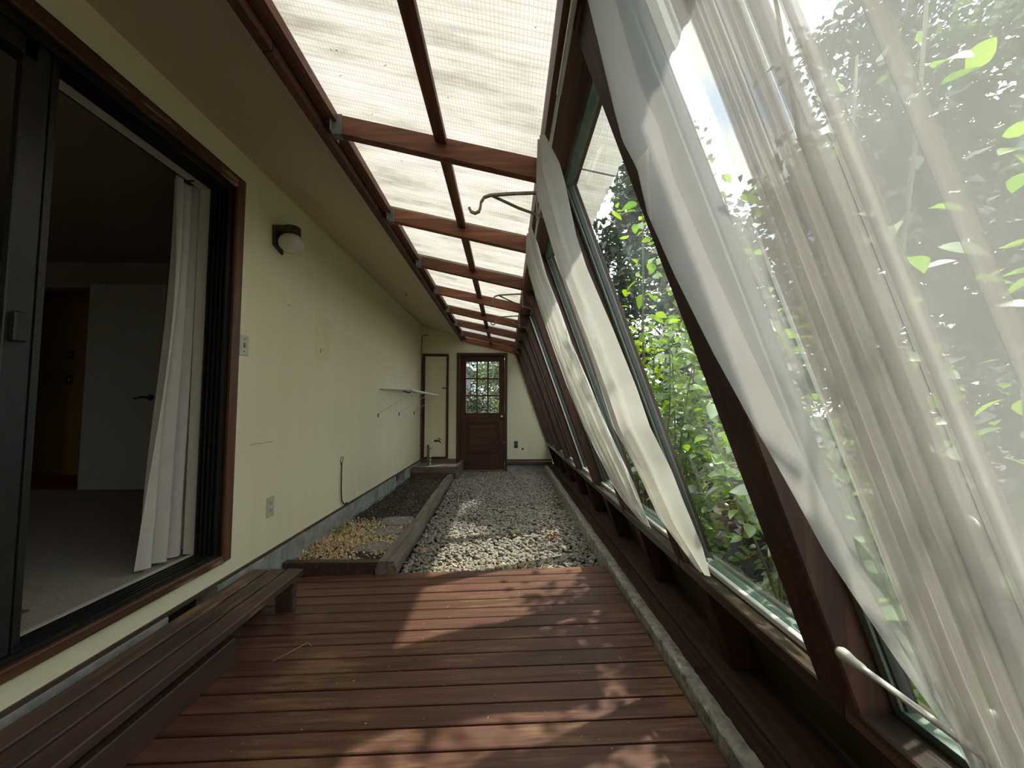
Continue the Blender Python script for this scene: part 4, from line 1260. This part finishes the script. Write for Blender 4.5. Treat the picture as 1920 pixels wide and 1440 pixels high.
# ------------------------------------------------------------------ plant hooks under the header
def plant_hook(y, label):
    e = empty('plant_hook', (0.131, y, 2.05), label, 'hook', 'steel plant hooks on the glazing studs')
    z = 2.050
    MB().box(0.127, 0.135, y-0.006, y+0.006, 1.93, 2.056).obj('wall_plate', M['hook_metal'], e)
    arm = [(0.130, z), (0.03, z-0.004), (-0.07, z-0.012), (-0.098, z-0.022), (-0.112, z-0.045), (-0.114, z-0.066), (-0.120, z-0.085), (-0.138, z-0.093), (-0.155, z-0.086), (-0.163, z-0.068)]
    m = MB()
    w_, t_ = 0.007, 0.0048
    pts = [Vector((a, y, b)) for a, b in arm]
    for i, p in enumerate(pts):
        d = (pts[min(i+1, len(pts)-1)]-pts[max(i-1, 0)]).normalized()
        nn = Vector((-d.z, 0, d.x))
        for sy, sn in ((-1, -1), (1, -1), (1, 1), (-1, 1)):
            m.v.append(tuple(p+Vector((0, sy*w_, 0))+nn*sn*t_/1))
    for i in range(len(pts)-1):
        for k in range(4):
            k2 = (k+1) % 4
            m.f.append([i*4+k, i*4+k2, (i+1)*4+k2, (i+1)*4+k])
    m.f += [[3, 2, 1, 0], [len(pts)*4-4+k for k in range(4)]]
    m.obj('arm', M['hook_metal'], e)
    MB().tube([(-0.062, y, z-0.015), (0.05, y, z-0.068), (GX(1.924)-0.002, y, 1.925), (GX(1.90)-0.002, y, 1.900)], 0.0062, 6).obj('brace', M['hook_metal'], e)
    return e
plant_hook(1.66, 'largest steel plant hook, nearest the camera, under the roof header')
plant_hook(3.19, 'second steel plant hook along the header, above the next one')
plant_hook(3.97, 'smallest steel plant hook, farthest along the header')

# ------------------------------------------------------------------ curtain rods and sheer curtains
cr1 = empty('upper_curtain_rod', (0.150, 1.0, 2.035), 'thin white telescoping curtain rod under the roof header', 'rod')
MB().tube([(0.152, YB+0.02, 2.035), (0.152, 1.10, 2.035)], 0.0075, 10).obj('outer_tube', M['white_paint'], cr1, smooth=True)
MB().tube([(0.152, 1.05, 2.035), (0.152, 2.40, 2.035)], 0.0058, 10).obj('inner_tube', M['white_paint'], cr1, smooth=True)
for yy in (-0.72, 0.85, 2.39):
    MB().box(0.146, 0.160, yy-0.004, yy+0.004, 2.035, 2.060).obj('bracket', M['galv'], cr1)
cr2 = empty('lower_curtain_rod', (0.585, 0.2, 0.685), 'white rod with rounded tip along the bottom of the near sheer curtain', 'rod')
MB().tube([(0.588, 0.705, 0.690), (0.588, YB+0.02, 0.690)], 0.0052, 10).obj('pole', M['white_paint'], cr2, smooth=True)
MB().lathe((0.588, 0.700, 0.690), (0, 1, 0), [(-0.03, 0.0065), (-0.012, 0.0075), (0.0, 0.010), (0.010, 0.0105), (0.018, 0.007), (0.021, 0.001)], 14).obj('rod_tip', M['brass'] if False else M['plastic'], cr2, smooth=True)

def interp(tab, z):
    zs = [t[0] for t in tab]; ys_ = [t[1] for t in tab]
    return float(np.interp(z, zs, ys_))
def bunch(name, LT, RT, z0, z1, folds, amp, label, mat, seed):
    LT = sorted(LT); RT = sorted(RT)
    ph = random.Random(seed).uniform(0, 6)
    def fn(u, v):
        z = z1+(z0-z1)*v
        yl, yr = interp(LT, z), interp(RT, z)
        wd_ = yl-yr
        wr_ = u+0.045*math.sin(2*math.pi*folds*u+ph)*math.sin(math.pi*u)
        y = yr+wd_*wr_
        pinch = min(1, (1-v)*8+0.25)*min(1, v*10+0.3)
        off = -0.045+amp*pinch*(math.sin(2*math.pi*folds*u+ph+0.25*math.sin(v*2))*0.8+0.22*math.sin(2*math.pi*folds*2.3*u+v*0.8+ph))
        off -= 0.03*math.sin(math.pi*u)*pinch
        return (min(GX(z, off), GX(z, -0.012)), y, z)
    o = MB().grid(fn, 120, 70).obj(name, mat, smooth=True)
    return tag(o, label, 'curtain')
bunch('sheer_curtain', [(2.045, 1.36), (1.99, 1.47), (1.93, 1.60), (1.84, 1.60), (1.67, 1.617), (1.456, 1.65), (1.343, 1.652), (1.037, 1.70), (0.84, 1.534), (0.708, 1.466), (0.647, 1.394), (0.60, 1.33)],
      [(2.045, 1.28), (1.942, 1.279), (1.886, 1.293), (1.737, 1.376), (1.623, 1.391), (1.395, 1.35), (1.187, 1.327), (1.055, 1.336), (0.917, 1.282), (0.82, 1.278), (0.732, 1.264), (0.689, 1.244), (0.60, 1.24)],
      0.60, 2.045, 3.6, 0.020, 'sheer white curtain bunched into a strip between the near window and the far curtain', M['sheer_dense'], 3)
bunch('sheer_curtain', [(2.045, 2.30), (2.007, 2.35), (1.794, 2.473), (1.5, 2.492), (1.245, 2.487), (1.003, 2.413), (0.827, 2.232), (0.699, 2.128), (0.646, 2.07), (0.60, 1.9)],
      [(2.045, 1.92), (1.962, 1.908), (1.817, 1.97), (1.616, 1.936), (1.448, 1.943), (1.244, 1.874), (1.031, 1.827), (0.892, 1.773), (0.783, 1.726), (0.60, 1.72)],
      0.60, 2.045, 5.6, 0.020, 'farthest sheer white curtain gathered in many narrow pleats', M['sheer_dense'], 5)

# the big near curtain: cross-section as a folded line (y, offset), from its free edge back past the camera
prof = [(0.664, -0.049), (0.700, -0.050), (0.745, -0.049), (0.779, -0.047), (0.785, -0.044), (0.779, -0.041), (0.745, -0.040), (0.700, -0.040), (0.650, -0.041),
        (0.610, -0.043), (0.572, -0.047), (0.554, -0.054), (0.556, -0.058), (0.572, -0.056), (0.573, -0.050), (0.556, -0.044), (0.546, -0.044)]
yy = 0.538
zig = [(0.022, 0.014), (0.026, 0.019), (0.020, 0.013), (0.028, 0.021), (0.020, 0.014), (0.028, 0.020), (0.022, 0.015), (0.026, 0.018)]
for dw, am in zig:
    prof += [(yy, -0.047-am*0.7), (yy-dw*0.9, -0.047-am), (yy-dw*1.45, -0.047), (yy-dw*0.7, -0.047+am*0.5), (yy-dw*0.35, -0.047+am*0.9), (yy-dw*1.1, -0.047+am)]
    yy -= dw*0.72
prof += [(yy-0.006, -0.046), (yy-0.022, -0.044), (yy-0.034, -0.050), (yy-0.030, -0.060), (yy-0.020, -0.058), (yy-0.024, -0.048), (yy-0.045, -0.042), (yy-0.075, -0.040), (yy-0.092, -0.046), (yy-0.088, -0.056), (yy-0.080, -0.052), (yy-0.10, -0.044), (yy-0.13, -0.044)]
yy -= 0.15
while yy > -1.45:
    prof += [(yy, -0.040), (yy-0.045, -0.050), (yy-0.050, -0.070), (yy-0.040, -0.076), (yy-0.062, -0.056)]
    yy -= 0.085
# smooth the cross-section (Catmull-Rom)
P = [Vector((a, b, 0)) for a, b in prof]
SP = []
for i in range(len(P)-1):
    p0, p1, p2, p3 = P[max(i-1, 0)], P[i], P[i+1], P[min(i+2, len(P)-1)]
    for k in range(4):
        t = k/4
        SP.append(0.5*((2*p1)+(p2-p0)*t+(2*p0-5*p1+4*p2-p3)*t*t+(3*p1-p0-3*p2+p3)*t**3))
SP.append(P[-1])
EDGE = sorted([(2.045, 0.70), (1.854, 0.752), (1.746, 0.785), (1.685, 0.80), (1.614, 0.785), (1.532, 0.812), (1.389, 0.798), (1.229, 0.768), (1.094, 0.731), (1.047, 0.713), (0.966, 0.689), (0.876, 0.664), (0.814, 0.631), (0.742, 0.593), (0.688, 0.556), (0.60, 0.52)])
cm = MB()
nvv = 90
for j in range(nvv+1):
    v = j/nvv
    z = 2.045+(0.60-2.045)*v
    sh = interp(EDGE, z)-0.785
    for i, p in enumerate(SP):
        wgt = max(0.0, min(1.0, (p.x-0.52)/0.26))
        y = p.x+sh*wgt+0.0025*math.sin(z*3.1+p.x*11)
        pin = 0.35+0.65*min(1, v*7)*min(1, (1-v)*7)
        off = -0.045+(p.y+0.045)*pin+0.002*math.sin(z*3+p.x*6)
        cm.v.append((min(GX(z, off), GX(z, -0.008)), y, z))
ns = len(SP)
for j in range(nvv):
    for i in range(ns-1):
        a = j*ns+i
        cm.f.append([a, a+1, a+ns+1, a+ns])
bigc = tag(cm.obj('sheer_curtain', M['sheer'], smooth=True), 'large see-through white sheer curtain filling the near right windows', 'curtain')
fm = MB().grid(lambda u, v: (0.253+0.002*u+(0.020-0.0*u)*v*2.0+0.004*math.sin(3*u), 0.742-0.062*u*(1-v)+0.045*v, 1.602-0.012*u-0.085*v), 6, 8)
fm.obj('hem_flap', M['sheer_dense'], bigc, smooth=True)

# ------------------------------------------------------------------ garden: leafy shrubs against the glass
def shrub(x, y, h, nleaf, nbulk, size, label, seed, spread=0.34):
    r_ = random.Random(seed); g_ = np.random.default_rng(seed)
    e = empty('leafy_shrub', (x, y, -0.3), label, 'shrub', 'leafy shrubs outside the glazing')
    st = MB()
    tips = []
    for s in range(7):
        a = r_.uniform(0, 6.28); hh = h*r_.uniform(0.55, 1.0)+0.3
        sx, sy = math.cos(a)*spread*r_.uniform(0.3, 1.0), math.sin(a)*spread*1.2*r_.uniform(0.3, 1.2)
        pts = []
        for t in np.linspace(0, 1, 9):
            z = -0.3+hh*t
            px = x+sx*t+0.03*math.sin(5*t+s); py = y+sy*t+0.03*math.cos(6*t+s)
            px = max(px, GX(z, 0.19))
            pts.append((px, py, z))
        st.tube(pts, [0.008*(1-0.7*t)+0.001 for t in np.linspace(0, 1, 9)], 6)
        tips.append(pts)
    st.obj('stems', M['stem'], e, smooth=True)
    def anchors(n, near):
        out = []
        for k in range(n):
            pts = tips[r_.randrange(7)]
            t = r_.uniform(0.10, 1.0)*8
            i = min(int(t), 7)
            p = Vector(pts[i]).lerp(Vector(pts[i+1]), t-i)
            if near:
                pass
            out.append(p)
        return out
    for k, p in enumerate(anchors(nleaf, True)):
        a = r_.uniform(0, 6.28)
        L_ = size*r_.uniform(0.6, 1.25)
        el = r_.uniform(-0.5, 0.45)
        q = p+Vector((math.cos(a)*0.035, math.sin(a)*0.035, 0.01))
        mn = GX(q.z, 0.155)+L_*0.6+(0.10 if q.z < 0.7 else 0)
        if q.x < mn: q.x = mn
        inst(leaf_me if k % 2 else leaf_me2, 'leaf', q, e, (el, r_.uniform(-0.5, 0.5), a-1.57), (L_,)*3)
    A = np.array([tuple(p) for p in anchors(nbulk, False)])
    A += g_.normal(0, 1, A.shape)*np.array([0.13, 0.17, 0.09])
    A[:, 0] = np.maximum(A[:, 0]+0.12, GX(A[:, 2], 0.25)+0.12*(A[:, 2] < 0.7))
    a = g_.uniform(0, 6.28, nbulk); el = g_.uniform(-0.7, 0.4, nbulk)
    d = np.stack([np.cos(a)*np.cos(el), np.sin(a)*np.cos(el), np.sin(el)], -1)
    nn = g_.normal(0, 0.45, (nbulk, 3))+np.array([0, 0, 1])
    leaves(A, d, nn, size*g_.uniform(0.45, 1.0, nbulk), 'foliage', M['leaf'], e)
    return e
shr = [(1.16, 0.35, 2.00, 110, 700, 0.078, 'leafy shrub pressing against the near window behind the large sheer curtain'),
       (1.12, 1.45, 1.75, 190, 1500, 0.085, 'tall bright green shrub filling the clear near window'),
       (0.98, 2.55, 2.80, 190, 1700, 0.085, 'tallest bright shrub climbing the clear window toward the roof'),
       (1.30, 3.15, 1.95, 110, 900, 0.085, 'green shrub behind the bunched sheer curtain'),
       (1.25, 3.8, 1.8, 50, 800, 0.085, 'green shrub behind the farthest sheer curtain'),
       (1.25, 4.9, 1.7, 10, 700, 0.09, 'green shrub outside the windows near the far end'),
       (1.25, 5.8, 2.1, 10, 900, 0.09, 'green shrub outside the last window by the end wall'),
       (0.70, 0.78, 2.15, 70, 130, 0.085, 'thin climbing shrub whose leaves shadow the large sheer curtain'),
       (1.30, -0.35, 1.9, 30, 300, 0.085, 'leafy shrub outside the nearest window on the extreme right')]
for i, s_ in enumerate(shr):
    shrub(*s_, seed=20+i)

def tree(name, x, y, h, r, n, size, mat, label, seed, zb=0.6, trunk=0.09, sx=1.0, group='trees beyond the glazing'):
    g_ = np.random.default_rng(seed); r_ = random.Random(seed)
    e = empty(name, (x, y, -0.3), label, 'tree', group)
    t = MB().tube([(x, y, -0.3), (x+0.05, y+0.04, h*0.35), (x-0.04, y, h*0.7), (x, y, h*0.95)], [trunk, trunk*0.8, trunk*0.5, trunk*0.15], 8)
    for k in range(14):
        z = zb+(h-zb)*r_.uniform(0.05, 0.9); a = r_.uniform(0, 6.28); l = r*r_.uniform(0.5, 0.9)*(1.1-0.6*(z/h))
        t.tube([(x, y, z), (x+math.cos(a)*l*0.5, y+math.sin(a)*l*0.5, z+0.12), (x+math.cos(a)*l, y+math.sin(a)*l, z+0.2)], [trunk*0.3, trunk*0.2, trunk*0.06], 5)
    t.obj('trunk', M['bark'], e, smooth=True)
    # clumps
    nc = 46
    cz = g_.uniform(0, 1, nc); ca = g_.uniform(0, 6.28, nc)
    rr = r*np.sqrt(g_.uniform(0.15, 1, nc))*np.sqrt(np.clip(1.05-cz**1.6, 0.03, 1))
    cc = np.stack([x+rr*np.cos(ca)*sx, y+rr*np.sin(ca), zb+(h-zb)*cz], -1)
    idx = g_.integers(0, nc, n)
    A = cc[idx]+g_.normal(0, 1, (n, 3))*np.array([0.2, 0.2, 0.16])*r*0.75
    A[:, 0] = np.where(A[:, 1] < 7.2, np.maximum(A[:, 0], 1.75), A[:, 0])
    A[:, 1] = np.where(A[:, 0] < 1.6, np.maximum(A[:, 1], 7.5), A[:, 1])
    d = g_.normal(0, 1, (n, 3)); d[:, 2] *= 0.5
    nn = g_.normal(0, 0.6, (n, 3))+np.array([0, 0, 1])
    leaves(A, d, nn, size*g_.uniform(0.6, 1.3, n), 'foliage', mat, e, quad=True)
    return e
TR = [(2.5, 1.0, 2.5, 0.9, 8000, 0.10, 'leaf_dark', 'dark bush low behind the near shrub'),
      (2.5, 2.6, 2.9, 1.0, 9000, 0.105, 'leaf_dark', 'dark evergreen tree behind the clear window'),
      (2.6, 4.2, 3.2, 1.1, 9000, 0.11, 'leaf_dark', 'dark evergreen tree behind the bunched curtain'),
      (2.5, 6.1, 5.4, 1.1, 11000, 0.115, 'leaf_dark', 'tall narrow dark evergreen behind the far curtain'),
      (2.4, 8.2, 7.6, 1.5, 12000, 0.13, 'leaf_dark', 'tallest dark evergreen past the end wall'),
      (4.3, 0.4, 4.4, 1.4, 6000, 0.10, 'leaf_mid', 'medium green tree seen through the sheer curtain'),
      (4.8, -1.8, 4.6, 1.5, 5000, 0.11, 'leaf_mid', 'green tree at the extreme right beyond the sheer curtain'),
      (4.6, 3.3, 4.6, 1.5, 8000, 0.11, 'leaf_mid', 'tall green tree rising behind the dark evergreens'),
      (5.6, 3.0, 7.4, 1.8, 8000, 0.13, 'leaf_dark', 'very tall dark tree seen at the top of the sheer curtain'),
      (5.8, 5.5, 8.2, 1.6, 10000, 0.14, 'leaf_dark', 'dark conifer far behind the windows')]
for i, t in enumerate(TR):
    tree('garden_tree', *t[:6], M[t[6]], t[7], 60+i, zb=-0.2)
TD = [(-0.1, 10.6, 3.4, 1.1, 7000, 0.10, 'leaf_mid', 'sunlit tree seen through the middle door panes'),
      (0.5, 12.5, 4.0, 1.4, 6000, 0.12, 'leaf_mid', 'tree seen through the right door panes'),
      (-0.9, 9.2, 1.5, 0.8, 4500, 0.08, 'leaf_dark', 'dark bush seen through the lower left door panes'),
      (-0.2, 9.0, 1.15, 0.8, 4500, 0.08, 'leaf_mid', 'low bright shrub seen through the lower right door panes'),
      (0.1, 14.8, 6.2, 2.0, 10000, 0.16, 'leaf_mid', 'broad tree filling the background of the door panes'),
      (-1.6, 16.5, 5.4, 1.6, 6000, 0.13, 'leaf_dark', 'dark tree behind the neighbouring house')]
for i, t in enumerate(TD):
    tree('garden_tree', *t[:6], M[t[6]], t[7], 80+i, zb=0.1, group='trees beyond the far door')

# neighbouring house corner seen through the door
nh = empty('neighbour_house', (-2.6, 11.5, -0.3), 'pale blue-grey house corner seen through the upper left door pane', 'house')
box('wall', M['house_blue'], (-5.0, -1.28, 11.3, 14.0, -0.3, 2.25), nh)
for k in range(13):
    box('siding_batten', M['white_paint'], (-1.30-0.14*k, -1.285-0.14*k, 11.28, 11.30, -0.3, 2.25), nh)
MB().prism([(-5.2, 2.25), (-1.02, 2.25), (-1.02, 2.33), (-5.2, 2.33)], 10.9, 14.2).obj('eave', M['white_paint'], nh)
MB().prism([(-5.2, 2.34), (-1.05, 2.34), (-3.2, 3.6), (-5.2, 3.6)], 10.95, 14.2).obj('roof', M['house_dark'], nh)
